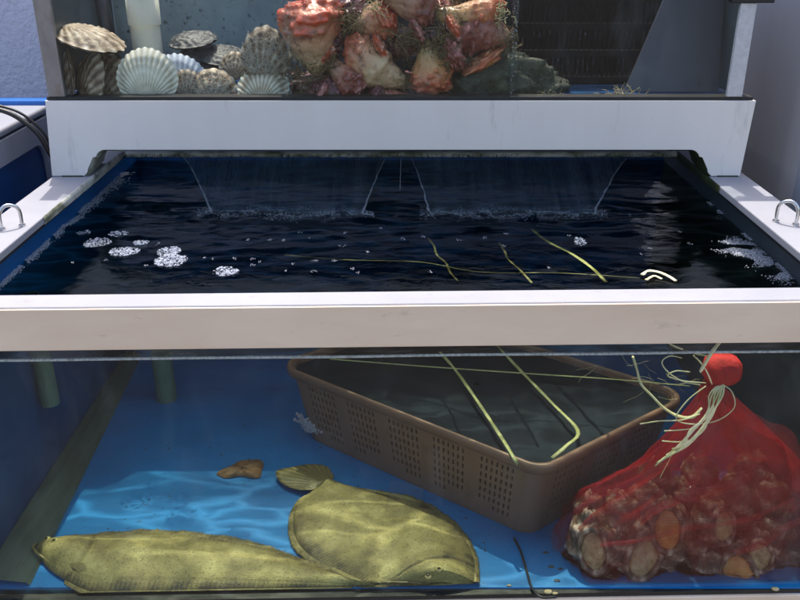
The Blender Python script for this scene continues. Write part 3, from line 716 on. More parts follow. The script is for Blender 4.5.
scallop(sc_at(103, 105, 1.505), (.34, .2, 1), (-.6, -.9, .1), .088, 'brown shell on edge beside the large white scallop', 'scallop_brown', 12, enc=.8, fat=.15, worm=20, seed=12)
scallop(sc_at(98, 62, 1.58), (.1, .2, 1), (-.4, -1, .1), .062, 'dim brown shell behind the tilted striped scallop', 'scallop_brown', 12, enc=.8, fat=.15, seed=22)
for i, (px, py, up, nr, D, lb) in enumerate([(171, 40, (1, -.1, .02), (0, -.2, 1), .085, 'dark flat shell on top of the dark stack behind'),
        (243, 56, (-1, -.1, .06), (0, -.25, 1), .085, 'dark shell second in the stack behind the cream pipe'),
        (240, 64, (-1, -.1, .18), (0, -.35, 1), .080, 'dark shell lowest in the stack behind the cream pipe'),
        (180, 52, (1, .0, -.08), (0, -.25, 1), .075, 'dark shell leaning on the pipe under the top one')]):
    scallop(PY(px, py, 1.61), up, nr, D, lb, 'dark_shell', 12, enc=1, fat=.13, seed=30+i, name='dark_clam')

def ascidian(rootp, tipp, wid, label, mat, nb_=34, bamp=.20, fib=14, seed=0, cut=.45, topw=.75, fatpos=.62):
    a, b = Vector(rootp), Vector(tipp); ax = b-a; L_ = ax.length; M = frame(a, ax, Vector((0, -1, .2)))
    rnd = random.Random(seed); bumps = []
    for _ in range(int(nb_*2.2)):
        t_ = lerp(cut, 1.0, rnd.random()**.8); th = rnd.random()*6.283; bumps.append((t_, th, rnd.uniform(.07, .15), rnd.uniform(.45, 1)))
    def rad(s):
        return wid*interp([0, .06, .2, .4, fatpos, .82, .93, 1], [.12, .3, .52, .80, 1, topw+.1, topw*.72, .0], s)
    prof_ = [rad(k/60) for k in range(61)]
    for _ in range(3): prof_ = [prof_[0]]+[(prof_[i-1]+prof_[i]+prof_[i+1])/3 for i in range(1, 60)]+[0]
    NS, NT = 60, 56; rows = []; at = []
    bp = [(t_*L_, th, rr, am, prof_[min(60, int(t_*60))]) for t_, th, rr, am in bumps]
    bend = rnd.uniform(-.12, .12)*L_
    for i in range(NS+1):
        s = i/NS; r0 = prof_[i]; row = []
        for j in range(NT):
            th = 2*math.pi*j/NT
            base = Vector((r0*math.cos(th), s*L_, r0*math.sin(th)))
            d = 0
            for (y, tb, rr, am, rb) in bp:
                q = Vector((rb*math.cos(tb), y, rb*math.sin(tb)))
                dd = (base-q).length/(rr*wid*1.55)
                if dd < 1.6: d = max(d, am*math.exp(-dd*dd*2.2))
            n_ = (.06*nz((base.x*60, base.y*60, base.z*60+seed*9))-.05*max(0, 1-6*abs(nz((base.x*70, base.y*30, base.z*70+seed*4)))))*wid+.07*wid*nz((base.x*22, base.y*22, base.z*22+seed*5))
            dirn = Vector((math.cos(th), .35*(s > .8), math.sin(th)))
            p = base+dirn*(d*bamp*wid*1.5+n_)*min(1, r0/wid*3+.2)
            p.x += bend*math.sin(s*3.14)
            row.append(M @ p)
            at.append(max(0, min(1, .05+.62*max(0, (s-cut+.28)/.75)+.34*d)))
        rows.append(row)
    t = thing('sea_pineapple', label, 'sea pineapple', a, 'sea pineapples heaped in the upper tank')
    MB().grid(rows, at, closed=True).build('body', mat, t, smooth=True)
    if fib:
        m = MB()
        for _ in range(fib*3):
            p = M @ Vector((rnd.uniform(-.35, .35)*wid, rnd.uniform(-.05, .22)*L_, rnd.uniform(0, .45)*wid)); hd = Vector((rnd.uniform(-1, 1), rnd.uniform(-1, .2), rnd.uniform(-1, 1))); pts = [p]
            for k in range(7):
                hd += Vector((rnd.uniform(-.8, .8), rnd.uniform(-.6, .5), rnd.uniform(-.8, .8))); hd.normalize(); pts.append(pts[-1]+hd*.0034)
            m.tube(pts, [lerp(.0009, .0003, k/7) for k in range(8)], 4)
        m.build('root_fibres', 'fibre', t)
    return t
A = 'ascidian_'
def as_(px0, py0, px1, py1, Y, wpx, label, mat, **kw):
    Y0 = kw.pop('Y0', Y)
    a = PY(px0, py0, Y0); b = PY(px1, py1, Y); ascidian(a, b, wpx*Y/F/2*1.12, label, A+mat, **kw)
as_(318, 76, 317, -2, 1.495, 50, 'large sea pineapple with orange knobbly top at the left divider', 'orange', seed=1, nb_=46, cut=.55, topw=.95, fatpos=.72)
as_(410, 86, 347, 36, 1.495, 38, 'smooth salmon pink sea pineapple slanting in the middle', 'orange', seed=2, nb_=20, cut=.78, topw=.62, bamp=.16, fatpos=.42)
as_(350, 30, 398, 22, 1.505, 30, 'small bright orange sea pineapple with lilac knobs, above the salmon one', 'orange', seed=3, nb_=30, cut=.5)
as_(378, -8, 436, 16, 1.50, 34, 'pale peach sea pineapple at the top, right of the bright orange one', 'pink', seed=4, nb_=20, cut=.7)
as_(430, 12, 507, 4, 1.495, 28, 'long yellow orange sea pineapple lying across the top', 'yellow', seed=5, nb_=20, cut=.5, topw=.8, bamp=.12)
as_(512, 40, 452, 34, 1.495, 38, 'red knobbly sea pineapple with pale end at the right divider', 'pink', seed=6, nb_=34, cut=.35)
as_(426, 40, 428, 98, 1.495, 38, 'yellow cream pear shaped sea pineapple right of the salmon one', 'yellow', seed=7, nb_=22, cut=.45, bamp=.18, fatpos=.6)
as_(330, 62, 363, 92, 1.485, 28, 'pinkish sea pineapple with pearly knobs under the salmon one', 'pink', seed=8, nb_=30, cut=.4)
as_(300, 100, 348, 94, 1.490, 30, 'dull mauve sea pineapple low beside the left divider', 'purple', seed=9, nb_=40, cut=.3)
as_(436, 100, 364, 97, 1.480, 21, 'olive yellow sea pineapple lying flat at the bottom of the heap', 'pink', seed=10, nb_=20, cut=.5, bamp=.14)
as_(330, 70, 336, 20, 1.535, 40, 'dark purple sea pineapple behind the pinkish one', 'purple', seed=11, nb_=40, cut=.3)
as_(352, 40, 345, -6, 1.53, 36, 'dark wine red sea pineapple at the top behind the fibres', 'purple', seed=12, nb_=40, cut=.3)
as_(400, 60, 402, 30, 1.54, 50, 'wine red sea pineapple in the middle behind the grey fibres', 'purple', seed=13, nb_=40, cut=.3)
as_(452, 74, 446, 26, 1.53, 48, 'deep red sea pineapple behind the grey weed', 'purple', seed=14, nb_=40, cut=.3)
as_(490, 70, 480, 54, 1.505, 40, 'brownish orange sea pineapple above the mossy rock', 'yellow', seed=15, nb_=26, cut=.3)
as_(372, 104, 386, 60, 1.54, 44, 'purple sea pineapple in the shade beneath the salmon one', 'purple', seed=16, nb_=40, cut=.3)
as_(420, 10, 402, -14, 1.54, 44, 'red sea pineapple cut by the top edge', 'pink', seed=17, nb_=40, cut=.3)
as_(306, 40, 330, 62, 1.50, 26, 'small orange red sea pineapple tucked under the large left one', 'orange', seed=30, nb_=30, cut=.3)
as_(440, 60, 462, 48, 1.490, 30, 'knobbly pink sea pineapple between the pear shaped and red ones', 'pink', seed=31, nb_=34, cut=.3)
as_(372, 50, 384, 42, 1.488, 20, 'small red knob of a sea pineapple over the salmon one', 'orange', seed=32, nb_=24, cut=.2)
as_(386, 98, 372, 90, 1.478, 18, 'small mauve sea pineapple below the salmon one', 'purple', seed=33, nb_=24, cut=.2)
as_(462, 20, 448, 30, 1.485, 24, 'small orange sea pineapple under the long yellow one', 'orange', seed=34, nb_=24, cut=.3)
as_(330, 98, 318, 90, 1.475, 22, 'small dusky pink sea pineapple low by the left divider', 'pink', seed=35, nb_=26, cut=.2)
as_(410, 34, 422, 28, 1.490, 24, 'small crimson sea pineapple under the pale peach one', 'pink', seed=36, nb_=26, cut=.2)
as_(322, 104, 316, 70, 1.54, 46, 'dark mauve sea pineapple at the back by the left divider', 'purple', seed=20, nb_=40, cut=.3)
as_(470, 100, 440, 74, 1.55, 50, 'dark maroon sea pineapple behind the mossy rock', 'purple', seed=21, nb_=40, cut=.3)
as_(408, 104, 404, 74, 1.555, 50, 'dark maroon sea pineapple behind the yellow cream one', 'purple', seed=22, nb_=40, cut=.3)
as_(495, 36, 470, 10, 1.55, 50, 'maroon sea pineapple behind the red knobbly one', 'purple', seed=23, nb_=40, cut=.3)
as_(455, -2, 440, 20, 1.53, 30, 'small crimson sea pineapple below the long yellow one', 'pink', seed=18, nb_=30, cut=.3)

def tuft(px, py, Y, wpx, hpx, n, label, mat, r=.0007, L_=9, seed=0, step=.0035):
    rnd = random.Random(seed); m = MB()
    for _ in range(int(n*.7)):
        p = PY(px+rnd.gauss(0, wpx/4), py+rnd.gauss(0, hpx/4), Y+rnd.uniform(-.006, .01)); hd = Vector((rnd.uniform(-1, 1), rnd.uniform(-.6, .3), rnd.uniform(-1, 1))); pts = [p]
        for k in range(L_):
            hd += Vector((rnd.uniform(-.7, .7), rnd.uniform(-.5, .5), rnd.uniform(-.7, .7))); hd.normalize(); q = pts[-1]+hd*step
            q.z = max(q.z, ZB+.001); q.y = max(q.y, 1.4505); pts.append(q)
        m.tube(pts, [lerp(r, r*.4, k/L_) for k in range(L_+1)], 4)
    return tag(m.build('seaweed_tuft', mat), label, 'seaweed', 'weed tufts among the sea pineapples')
tuft(347, 17, 1.475, 26, 30, 90, 'wiry olive tuft at the top left of the heap', 'fibre', seed=1)
tuft(301, 80, 1.475, 20, 40, 90, 'olive fibre tuft hanging below the left orange sea pineapple', 'fibre', seed=2)
tuft(401, 38, 1.475, 30, 26, 80, 'grey brown fibre tuft in the centre of the heap', 'fibre', seed=3)
tuft(446, 48, 1.475, 26, 36, 110, 'grey weed tuft right of centre above the mossy rock', 'fibre', r=.0011, seed=4)
tuft(497, 14, 1.475, 26, 24, 90, 'sandy coloured crumbly tuft at the top right of the heap', 'dry_weed', r=.0013, seed=5, step=.002)
tuft(622, 99, 1.472, 34, 8, 90, 'straw coloured weed lying at the foot of the grey panel', 'dry_weed', seed=6)
tuft(551, 100, 1.472, 10, 5, 30, 'small straw coloured scrap beside the mossy rock', 'dry_weed', seed=7)
tuft(706, 68, 1.60, 40, 26, 60, 'yellowish tuft standing in for a dim reflection near the right corner post', 'dry_weed', seed=8)  # straw fibres take the place of a yellowish reflection
tuft(462, 30, 1.475, 20, 26, 70, 'brown wiry tuft right of the long yellow sea pineapple', 'fibre', seed=19)
tuft(375, 8, 1.475, 20, 14, 40, 'pale thin fibres over the bright orange sea pineapple', 'dry_weed', seed=9)

# mossy rock
m = MB(); rows = []; at = []
c = PY(490, 98, 1.535); rx, ry, rz = .128, .060, .062
for i in range(41):
    t_ = math.pi*i/40/1.0; row = []
    for j in range(72):
        a = 2*math.pi*j/72; d = Vector((math.sin(t_)*math.cos(a), math.sin(t_)*math.sin(a), math.cos(t_)))
        k = 1+.30*nz(d*2.2, 1, 4)+.14*nz(d*7, 1, 5)+.07*nz(d*18, 1, 6)
        skew = 1 if d.x < .2 else 1-.35*(d.x-.2)
        p = Vector((c.x+rx*d.x*k, c.y+ry*d.y*k, ZB+.0015+max(0, rz*1.15*d.z*k*skew)))
        p.y = max(1.4515, p.y); row.append(p)
    rows.append(row)
m.grid(rows[::-1], closed=True)
rk = thing('mossy_rock', 'dark green mossy rock at the lower right of the sea pineapples', 'rock', (c.x, c.y, ZB))
m.build('stone', 'rock_moss', rk, smooth=True)
rnd = random.Random(9); m = MB()
for _ in range(700):
    r_ = rnd.choice(rows[3:20]); p = Vector(rnd.choice(r_))
    if p.y > 1.58 or p.z < ZB+.003: continue
    pts = [p]; hd = Vector((rnd.uniform(-1, 1), -.8, rnd.uniform(-.4, 1)))
    for k in range(4):
        hd += Vector((rnd.uniform(-.7, .7), rnd.uniform(-.3, .3), rnd.uniform(-.7, .7))); hd.normalize(); q = pts[-1]+hd*.002; q.y = max(q.y, 1.4505); pts.append(q)
    m.tube(pts, [.0008, .0007, .0006, .0004, .0002], 3)
m.build('moss', 'rock_moss', rk)

# black crate in the right compartment, with slots, and the leaning grey panel
cr = thing('black_crate', 'black plastic crate with narrow slots in the right compartment', 'crate', (.27, 1.62, ZB))
m = MB(); x0, x1, z0, z1 = PY(518, 50, 1.6).x, PY(650, 50, 1.6).x, ZB+.002, .285
nc = 26
for k in range(nc+1):
    x = lerp(x0, x1, k/nc); m.box(x-.0018, x+.0018, 1.600, 1.604, z0+.01, z1-.01)
for z in (z0+.006, lerp(z0, z1, .35), lerp(z0, z1, .66), z1-.006): m.box(x0-.004, x1+.004, 1.5985, 1.6055, z-.006, z+.006)
m.build('slatted_side', 'crate_black', cr)
m = MB(); m.box(x0-.004, x1+.004, 1.7005, 1.704, z0, z1); m.build('back_side', 'crate_black', cr)
m = MB(); m.box(x0-.004, x1+.004, 1.6065, 1.70, z0, z0+.004); m.build('base', 'crate_black', cr)
# pale drops standing in for wet glints on the slats
m = MB(); rnd = random.Random(21)
for _ in range(70):
    k = rnd.randint(0, nc); x = lerp(x0, x1, k/nc); z = rnd.choice([lerp(z0, z1, .22), lerp(z0, z1, .58)])+rnd.gauss(0, .008)
    m.tube([(x+rnd.uniform(-.002, .002), 1.5993, z+rnd.uniform(.002, .006)), (x, 1.5990, z)], [.0003, .0008], 5)
m.build('wet_glints', 'mist', cr, smooth=True)
pa, pb, pc, pd = PY(622, 97, 1.52), PY(752, 97, 1.52), PY(752, -10, 1.56), PY(668, -10, 1.56)
m = MB(); off = Vector((0, .006, 0))
pb.x = pc.x = .5625
m.hexa([pa, pb, pb+off, pa+off, pd, pc, pc+off, pd+off])
tag(m.build('grey_panel', 'grey_panel', bevel=.001), 'smooth dark grey panel leaning in the right end of the upper tank', 'panel')

# ------------------------------------------------------------------ things in the lower tank
bk = thing('basket', 'brown perforated plastic basket with dark cover standing on the blue floor', 'basket', (.1, 1.2, FLOOR+.001))
C0 = PZ(529, 538, FLOOR+.001).xy; C1 = PZ(298, 434, FLOOR+.001).xy; Sd = Vector((.80, .60)).normalized()*.31
C3 = C0+Sd; C2 = C1+Sd
cen = (C0+C1+C2+C3)/4
def round_poly(ps, r, n):
    out = []
    k = len(ps)
    for i in range(k):
        p, a, b = ps[i], ps[i-1], ps[(i+1) % k]
        da, db = (a-p).normalized(), (b-p).normalized()
        ang = da.angle(db); d = r/math.tan(ang/2)
        s, e = p+da*d, p+db*d
        c = p+(da+db).normalized()*(r/math.sin(ang/2))
        for j in range(n+1):
            t_ = j/n; q = s.lerp(e, t_)
            q = c+(q-c).normalized()*r; out.append(q)
    return out
base_ps = round_poly([C0, C3, C2, C1], .030, 8)
per = []
for i in range(len(base_ps)):
    a, b = base_ps[i], base_ps[(i+1) % len(base_ps)]; L_ = (b-a).length
    if L_ > .05:
        groups = 5 if L_ > .35 else 3
        # along a straight side: slots in groups
        usable = L_; gw = usable/groups; ncol = 7; pitch = gw*.72/ncol
        u = 0; per.append((a, 0))
        for g in range(groups):
            s0 = g*gw+gw*.14
            for cidx in range(ncol):
                h0 = s0+cidx*pitch+pitch*.28; h1 = h0+pitch*.36
                per.append((a.lerp(b, h0/L_), 1)); per.append((a.lerp(b, h1/L_), 0))
    else: per.append((a, 0))
HB = .138; rowz = [0, .008]
nr = 7
for k in range(nr):
    z = .020+k*.0148; rowz += [z, z+.0085]
rowz += [HB-.006, HB]
hole = {2+2*k for k in range(nr)}
vs = []; n_ = len(per)
for z in rowz:
    s_ = 1+.10*z/HB-.02
    for p, _ in per:
        q = cen+(p-cen)*s_; vs.append((q.x, q.y, FLOOR+.001+z))
fs = []
for i in range(len(rowz)-1):
    for j in range(n_):
        if i in hole and per[j][1] and not (i == 2 and (j//14) % 2): continue
        jj = (j+1) % n_; fs.append((i*n_+j, i*n_+jj, (i+1)*n_+jj, (i+1)*n_+j))
fs.append(tuple(range(n_-1, -1, -1)))
m = MB(); m.add(vs, fs); m.build('shell', 'basket_plastic', bk, solid=.0035)
rim = [cen+(p-cen)*1.095 for p in base_ps]
rim3 = [(p.x, p.y, FLOOR+.001+HB) for p in rim]; rim3.append(rim3[0])
m = MB(); rows = []
for dx, dz in ((-.004, -.012), (.004, -.012), (.006, -.002), (.004, .004), (-.002, .005), (-.006, .001)):
    row = []
    for p in rim:
        d = (p-cen).normalized(); row.append(Vector((p.x+d.x*dx, p.y+d.y*dx, FLOOR+.001+HB+dz)))
    rows.append(row)
rows.append(rows[0]); m.grid(rows, closed=True); m.build('rim', 'basket_plastic', bk, smooth=True)
m = MB(); rows = []
for k in range(14):
    f = 1-k/13*.98
    rows.append([Vector((cen.x+(p.x-cen.x)*f*.985, cen.y+(p.y-cen.y)*f*.985, FLOOR+HB-.006+.006*nz((p.x*f*9, p.y*f*9, 1))*min(1, k/3))) for p in rim])
m.grid(rows, closed=True); m.build('cover', 'basket_cover', bk, smooth=True)
zt = FLOOR+HB+.0085
def strap(name, ptsx, label, r=.0028, flat=.35, mat='strap', group='yellow straps and twine'):
    m = MB(); m.tube(catmull(ptsx, 40), [r*(1+.35*nz((k*.23, ptsx[0][0]*50, 0))+.15*nz((k*.9, 2, 0))) for k in range(40)], 8, flat); return tag(m.build(name, mat, smooth=True), label, 'strap', group)
def Q(px, py, z=zt): return PZ(px, py, z)
strap('yellow_strap', [Q(440, 352, zt), Q(457, 372, zt), Q(480, 405, zt), Q(503, 440, zt), Q(514, 458, zt), Q(518, 464, zt-.008)], 'yellow strap crossing the basket cover, the left of the long two')
strap('yellow_strap', [Q(492, 340, zt), Q(520, 370, zt), Q(553, 404, zt), Q(578, 431, zt+.001), Q(566, 446, zt+.001), Q(552, 458, zt-.006)], 'yellow strap bent over the near corner of the basket')
strap('yellow_strap', [Q(330, 359, zt), Q(420, 366, zt), Q(520, 373, zt), Q(610, 379, zt), Q(690, 386, zt)], 'thin olive strap lying lengthwise over the basket cover', r=.0018)
# straps and twine trailing in the water near the surface
def S(px, py, d=.004): return PZ(px, py, WATER-d)
strap('floating_strap', [S(532, 229, .03), S(540, 236, .024), S(552, 244, .012), S(572, 254, .005), S(592, 268, .004), S(606, 282, .004)], 'broad pale yellow strap slanting just under the surface', r=.0032, flat=.2)
strap('floating_strap', [S(428, 238, .016), S(434, 246, .010), S(437, 255, .014), S(446, 263, .010), S(450, 272, .012), S(458, 281, .010)], 'thin wavy olive strap left of the broad one in the water', r=.0018, flat=.3, mat='dull_strap')
strap('floating_strap', [S(499, 243, .016), S(505, 252, .012), S(508, 259, .015), S(520, 270, .010), S(532, 283, .010)], 'thin olive strap between the wavy and the broad ones', r=.0018, flat=.3, mat='dull_strap')
strap('floating_strap', [S(285, 255, .03), S(350, 260, .024), S(420, 262, .024), S(480, 272, .02), S(560, 273, .018), S(640, 278, .016)], 'long faint strap lying crosswise deep under the surface', r=.0012, flat=.4, mat='dull_strap')
strap('floating_strap', [S(642, 275, -.003), S(648, 271, -.006), S(658, 272, -.006), S(668, 276, -.004), S(676, 281, -.002)], 'pale twisted strap end poking above the water by the front bar', r=.0030, flat=.4, mat='twine')
strap('floating_strap', [S(646, 280, -.002), S(654, 276, -.004), S(662, 279, -.003)], 'short pale strap loop lying beside the twisted end', r=.0024, flat=.4, mat='twine')

m = MB(); c = PY(305, 434, 1.262)
rnd = random.Random(2)
L2 = (C1-C0).normalized(); nr2 = Vector((-L2.y, L2.x)); nr2 = nr2 if nr2.y < 0 else -nr2
for _ in range(170):
    u_ = rnd.gauss(0, .011); w_ = rnd.gauss(0, .007)
    b_ = C1.lerp(C0, .055)+L2*(-u_); zz = max(.006, .030+w_); k_ = 1+.10*zz/HB-.02; b_ = cen+(b_-cen)*k_+nr2*.0005
    m.ball((b_.x, b_.y, FLOOR+zz), rnd.uniform(.0012, .0034), 7, 4, (1, .6, 1))
m.build('pale_patch', 'pale_speckle', bk, smooth=True)  # cluster of small pale bumps low on the basket side

# debris on the floor
ol = [(216, 474), (228, 468), (240, 463), (262, 461), (262, 470), (258, 478), (240, 476), (226, 478)]
pp = [PZ(a, b, FLOOR+.002) for a, b in ol]; c = sum(pp, Vector())/len(pp)
m = MB(); rows = []
for f, z in ((1, 0), (.9, .004), (.5, .007), (.05, .006)): rows.append([Vector((c.x+(p.x-c.x)*f, c.y+(p.y-c.y)*f, FLOOR+.0015+z*(1+nz((p.x, p.y, f), 40)))) for p in catmull([tuple(q) for q in pp]+[tuple(pp[0])], 40)[:-1]])
m.grid(rows, closed=True)
tag(m.build('dead_leaf', 'leaf_debris', smooth=True), 'ragged brown leaf lying on the blue floor behind the flatfish', 'leaf')
pts = catmull([PZ(514, 538, FLOOR+.002), PZ(521, 552, FLOOR+.002), PZ(527, 572, FLOOR+.002), PZ(532, 588, FLOOR+.002), PZ(541, 597, FLOOR+.002), PZ(556, 597, FLOOR+.002)], 40)
tag(MB().tube(pts, .0018, 8).build('air_line', 'hose', smooth=True), 'thin black air line curving across the floor right of the flatfish', 'air line')
pts = catmull([PZ(330, 470, FLOOR+.002), PZ(240, 462, FLOOR+.002), PZ(190, 520, FLOOR+.002)], 20)
for i, (px, py, r, lb) in enumerate([(509, 586, .0022, 'small pale pebble beside the black air line'), (548, 593, .0045, 'sandy pebble at the curved end of the air line'), (555, 594, .003, 'smaller sandy pebble right of the other by the air line'), (560, 569, .0035, 'small dark chip on the floor by the red bag'), (546, 553, .004, 'flat dark chip on the floor between basket and bag'), (551, 567, .004, 'dark chip nearest the left side of the bag'), (557, 581, .004, 'dark chip in front beside the bag'), (775, 590, .004, 'pale pebble at the right of the bag')]):
    p = PZ(px, py, FLOOR); m = MB(); fl = .22 if 'dark' in lb else .5; m.ball((p.x, p.y, FLOOR+r*fl), r*(.8 if 'dark' in lb else 1), 9, 6, (1.4, .8, fl))
    for q in m.v: q += Vector((nz(q, 300, i), nz(q, 300, i+5), 0))*r*.4
    tag(m.build('pebble', 'dark_shell' if 'dark' in lb else 'dry_weed', smooth=True), lb, 'pebble', 'small bits on the tank floor')
m = MB(); rnd = random.Random(8)
for _ in range(1900):
    x, y = rnd.uniform(-.48, .56), rnd.uniform(.93, 1.35)
    if nz((x*7, y*7, 0)) < rnd.uniform(-.2, .3): continue
    r = rnd.uniform(.0003, .0010) if rnd.random() < .9 else rnd.uniform(.001, .0018); m.ball((x, y, FLOOR+.0004), r, 6, 3, (1.4, 1, .4), True)
tag(m.build('floor_specks', 'algae'), 'scattered dark specks of dirt on the blue floor', 'dirt', kind='stuff')

# ------------------------------------------------------------------ flatfish
def clampY(p, d=.018):
    p.y = max(p.y, yf(p.x)+d); return p
def flatfish(up_px, lo_px, label, zb, hmax, tail_px, eyes, seed, mouth, wave=.0, fin_w=.012, lift=lambda s, t: 0, pect=None):
    n = 320
    up = [clampY(p) for p in catmull([PZ(a, b, zb) for a, b in up_px], n)]
    lo = [clampY(p, .0172) for p in catmull([PZ(a, b, zb) for a, b in lo_px], n)]
    for p in lo: p.z = lerp(FLOOR+.0025, zb, min(1, max(0, (p.y-yf(p.x)-.018)/.03)))
    base = (up[n//2]+lo[n//2])/2; base.z = FLOOR
    t = thing('flatfish', label, 'fish', base, 'olive flatfish on the tank floor')
    m_ = 48; rows = []; at = []
    def hgt(s, q):
        return hmax*min(1, (s*9)**.55)*(1-.70*max(0, (s-.15)/.85)**1.3)
    for i in range(n):
        s = i/(n-1); row = []
        for j in range(m_+1):
            q = lerp(-1, 1, j/m_); p = up[i].lerp(lo[i], (q+1)/2)
            e = max(0, 1-abs(q)**2.0)**1.05
            z = hgt(s, q)*e
            z += .0012*nz((p.x*55, p.y*55, seed))*e
            # lateral line ridge and gill cover
            z += .0012*math.exp(-((q+.05-.18*math.exp(-((s-.22)/.06)**2))/.03)**2)*e*(s > .16)
            g = (s-.165-.03*(1-q*q))/.008
            z -= .0022*math.exp(-g*g)*(abs(q) < .75)
            fz = min(1, max(0, (abs(q)-.76)/.06)); rayf = math.cos(i*1.57+abs(q)*3)
            z += lift(s, q)+.00035*rayf*fz-.0010*math.exp(-((abs(q)-.79)/.018)**2)+.0012
            row.append(Vector((p.x, p.y, p.z+z*min(1, (1-abs(q))*30))))
            at.append(max(0, min(1, .30+.42*e**.6+.35*nz((p.x*20, p.y*28, seed))-.22*max(0, nz((p.x*70, p.y*70, seed+2)))-.3*math.exp(-g*g)-.16*fz+.10*rayf*fz)))
        rows.append(row)
    # underside
    nrow = len(rows)
    m = MB(); m.grid([r_ for r_ in rows], at)
    und = [[Vector((p.x, p.y, rows[i][0].z*(1-j/8)+rows[i][-1].z*(j/8)-.0015*math.sin(math.pi*j/8))) for j, p in enumerate([up[i].lerp(lo[i], k/8) for k in range(9)])] for i in range(n)]
    m.grid([r_[::-1] for r_ in und], [.7]*(n*9))
    m.build('body', 'fish_skin', t, smooth=True)
    # dorsal and anal fins: rippled fringe with rays
    for edge, other, s0, s1 in ((up, lo, .05, .94), (lo, up, .16, .94)):
        k0, k1 = int(s0*n), int(s1*n); rows = []; at = []; M2 = int(1.5*(k1-k0))
        for k in range(M2+1):
            f = lerp(k0, k1, k/M2); i = min(int(f), n-2); p = edge[i].lerp(edge[i+1], f-i); o_ = other[i].lerp(other[i+1], f-i)
            d = (p-o_); d.z = 0; d.normalize()
            w_ = fin_w*math.sin(math.pi*min(1, max(0, (k/M2)*.97+.03)))**.45*(1+.12*nz((k*.2, 0, seed)))
            ray_ = math.cos(k*2.09); row = []
            sl = (k/M2)
            for a_ in range(5):
                r_ = a_/4; pp_ = p+d*(w_*(r_+((.18*ray_+.22*nz((k*.35, 3, seed)))*r_*r_)))-d*.0002*(1-r_)
                if pp_.y < yf(pp_.x)+.0155: pp_.y = yf(pp_.x)+.0155
                zz = p.z+.0001*(1-r_)+.0016*r_*math.sin(k*.11+nz((k*.05, 0, seed))*4)-.003*r_+.0002*ray_+lift(f/n, 0)*(1-r_)*0
                row.append(Vector((pp_.x, pp_.y, max(zz, FLOOR+.0015)))); at.append(max(0, min(1, .36+.16*ray_*r_-.12*r_+.2*nz((k*.1, a_, seed)))))
            rows.append(row)
        MB().grid(rows, at).build('fin', 'fish_skin', t, smooth=True, solid=.0004)
    # tail fin
    if tail_px:
        ra, rb = up[-1], lo[-1]
        out = catmull([clampY(PZ(a, b, zb), .0165) for a, b in tail_px], 49); rows = []; at = []
        for k in range(11):
            f = k/10; rows.append([ra.lerp(rb, j/48).lerp(out[j], f)+Vector((0, 0, .005*(1-f)*math.sin(math.pi*j/48)+.0018+.0005*math.cos(j*2.1)+.0015*f*math.sin(j*.3))) for j in range(49)])
            at += [max(0, min(1, .35+.25*math.cos(j*2.1)*f)) for j in range(49)]
        MB().grid(rows, at).build('tail_fin', 'fish_fin', t, smooth=True, solid=.0012)
    for (s, q) in eyes:
        i = int(s*(n-1)); p = up[i].lerp(lo[i], (q+1)/2); e = max(0, 1-abs(q)**2.0)**1.05
        z = p.z+hgt(s, q)*e+lift(s, q)
        ey = MB().ball((p.x, p.y, z+.0006), .0050, 18, 10, (1.15, 1, .75)).build('eye', 'eye_ring', t, smooth=True)
        MB().ball((p.x-.0004, p.y-.0012, z+.0030), .0024, 14, 8, (1.2, 1, .8)).build('pupil', 'eye', ey, smooth=True)
    # mouth: lip ridge across the snout
    i = [clampY(PZ(a, b, zb)) for a, b in mouth]
    pm = catmull([v+Vector((0, 0, .004+.004*math.sin(math.pi*k/(len(i)-1)))) for k, v in enumerate(i)], 20)
    MB().tube(pm, [lerp(.0010, .0022, math.sin(math.pi*k/19)) for k in range(20)], 8).build('lip', 'fish_skin', t, smooth=True)
    # pectoral fin lying on the flank
    def onskin(s_, q_):
        f_ = s_*(n-1); i_ = int(f_); e_ = max(0, 1-abs(q_)**2.0)**1.05
        a_, b_ = up[i_].lerp(up[i_+1], f_-i_), lo[i_].lerp(lo[i_+1], f_-i_); p_ = a_.lerp(b_, (q_+1)/2)
        p_.z += hgt(s_, q_)*e_+lift(s_, q_)+.0010; return p_
    if not pect: return t
    rows = []; at = []
    for k in range(11):
        f = k/10; row = []
        for j in range(17):
            g = (j-8)/8; row.append(onskin(pect[0]+.06*f*(1-.35*g*g), pect[1]+.13*g*(.25+.75*f))+Vector((0, 0, .0011*math.sin(math.pi*f)+.0003*math.cos(j*3.1)))); at.append(.34+.14*math.cos(j*3.1)-.1*f)
        rows.append(row)
    MB().grid(rows, at).build('pectoral_fin', 'fish_skin', t, smooth=True, solid=.0005)
    return t
flatfish([(37, 549), (46, 541), (70, 537), (105, 535), (150, 533), (200, 537), (245, 544), (280, 554), (315, 567), (345, 579), (370, 590)],
         [(37, 552), (46, 566), (62, 578), (90, 590), (130, 598), (180, 602), (240, 604), (290, 604), (330, 602), (360, 600), (374, 597)],
         'long olive flatfish lying across the front left, head to the left', FLOOR+.005, .021,
         [(378, 588), (400, 590), (418, 596), (425, 600), (418, 603), (398, 603), (380, 600)], [(.05, -.55), (.085, -.1)], 1, [(38, 545), (34, 551), (38, 557), (47, 562)], pect=(.165, .62))
flatfish([(477, 600), (476, 575), (472, 553), (458, 530), (436, 511), (408, 497), (374, 490), (348, 486), (332, 482)],
         [(430, 601), (405, 594), (372, 585), (340, 573), (312, 557), (297, 541), (293, 520), (299, 500), (318, 489)],
         'broad olive flatfish with its tail raised behind, head at the front', FLOOR+.007, .022,
         [(334, 478), (326, 468), (308, 465), (290, 469), (276, 474), (282, 484), (298, 491), (314, 492)], [(.06, .55), (.10, .05)], 5, [(470, 603), (456, 599), (444, 600), (434, 604)], fin_w=.009,
         lift=lambda s, q: .004*math.sin(s*9+q*2))

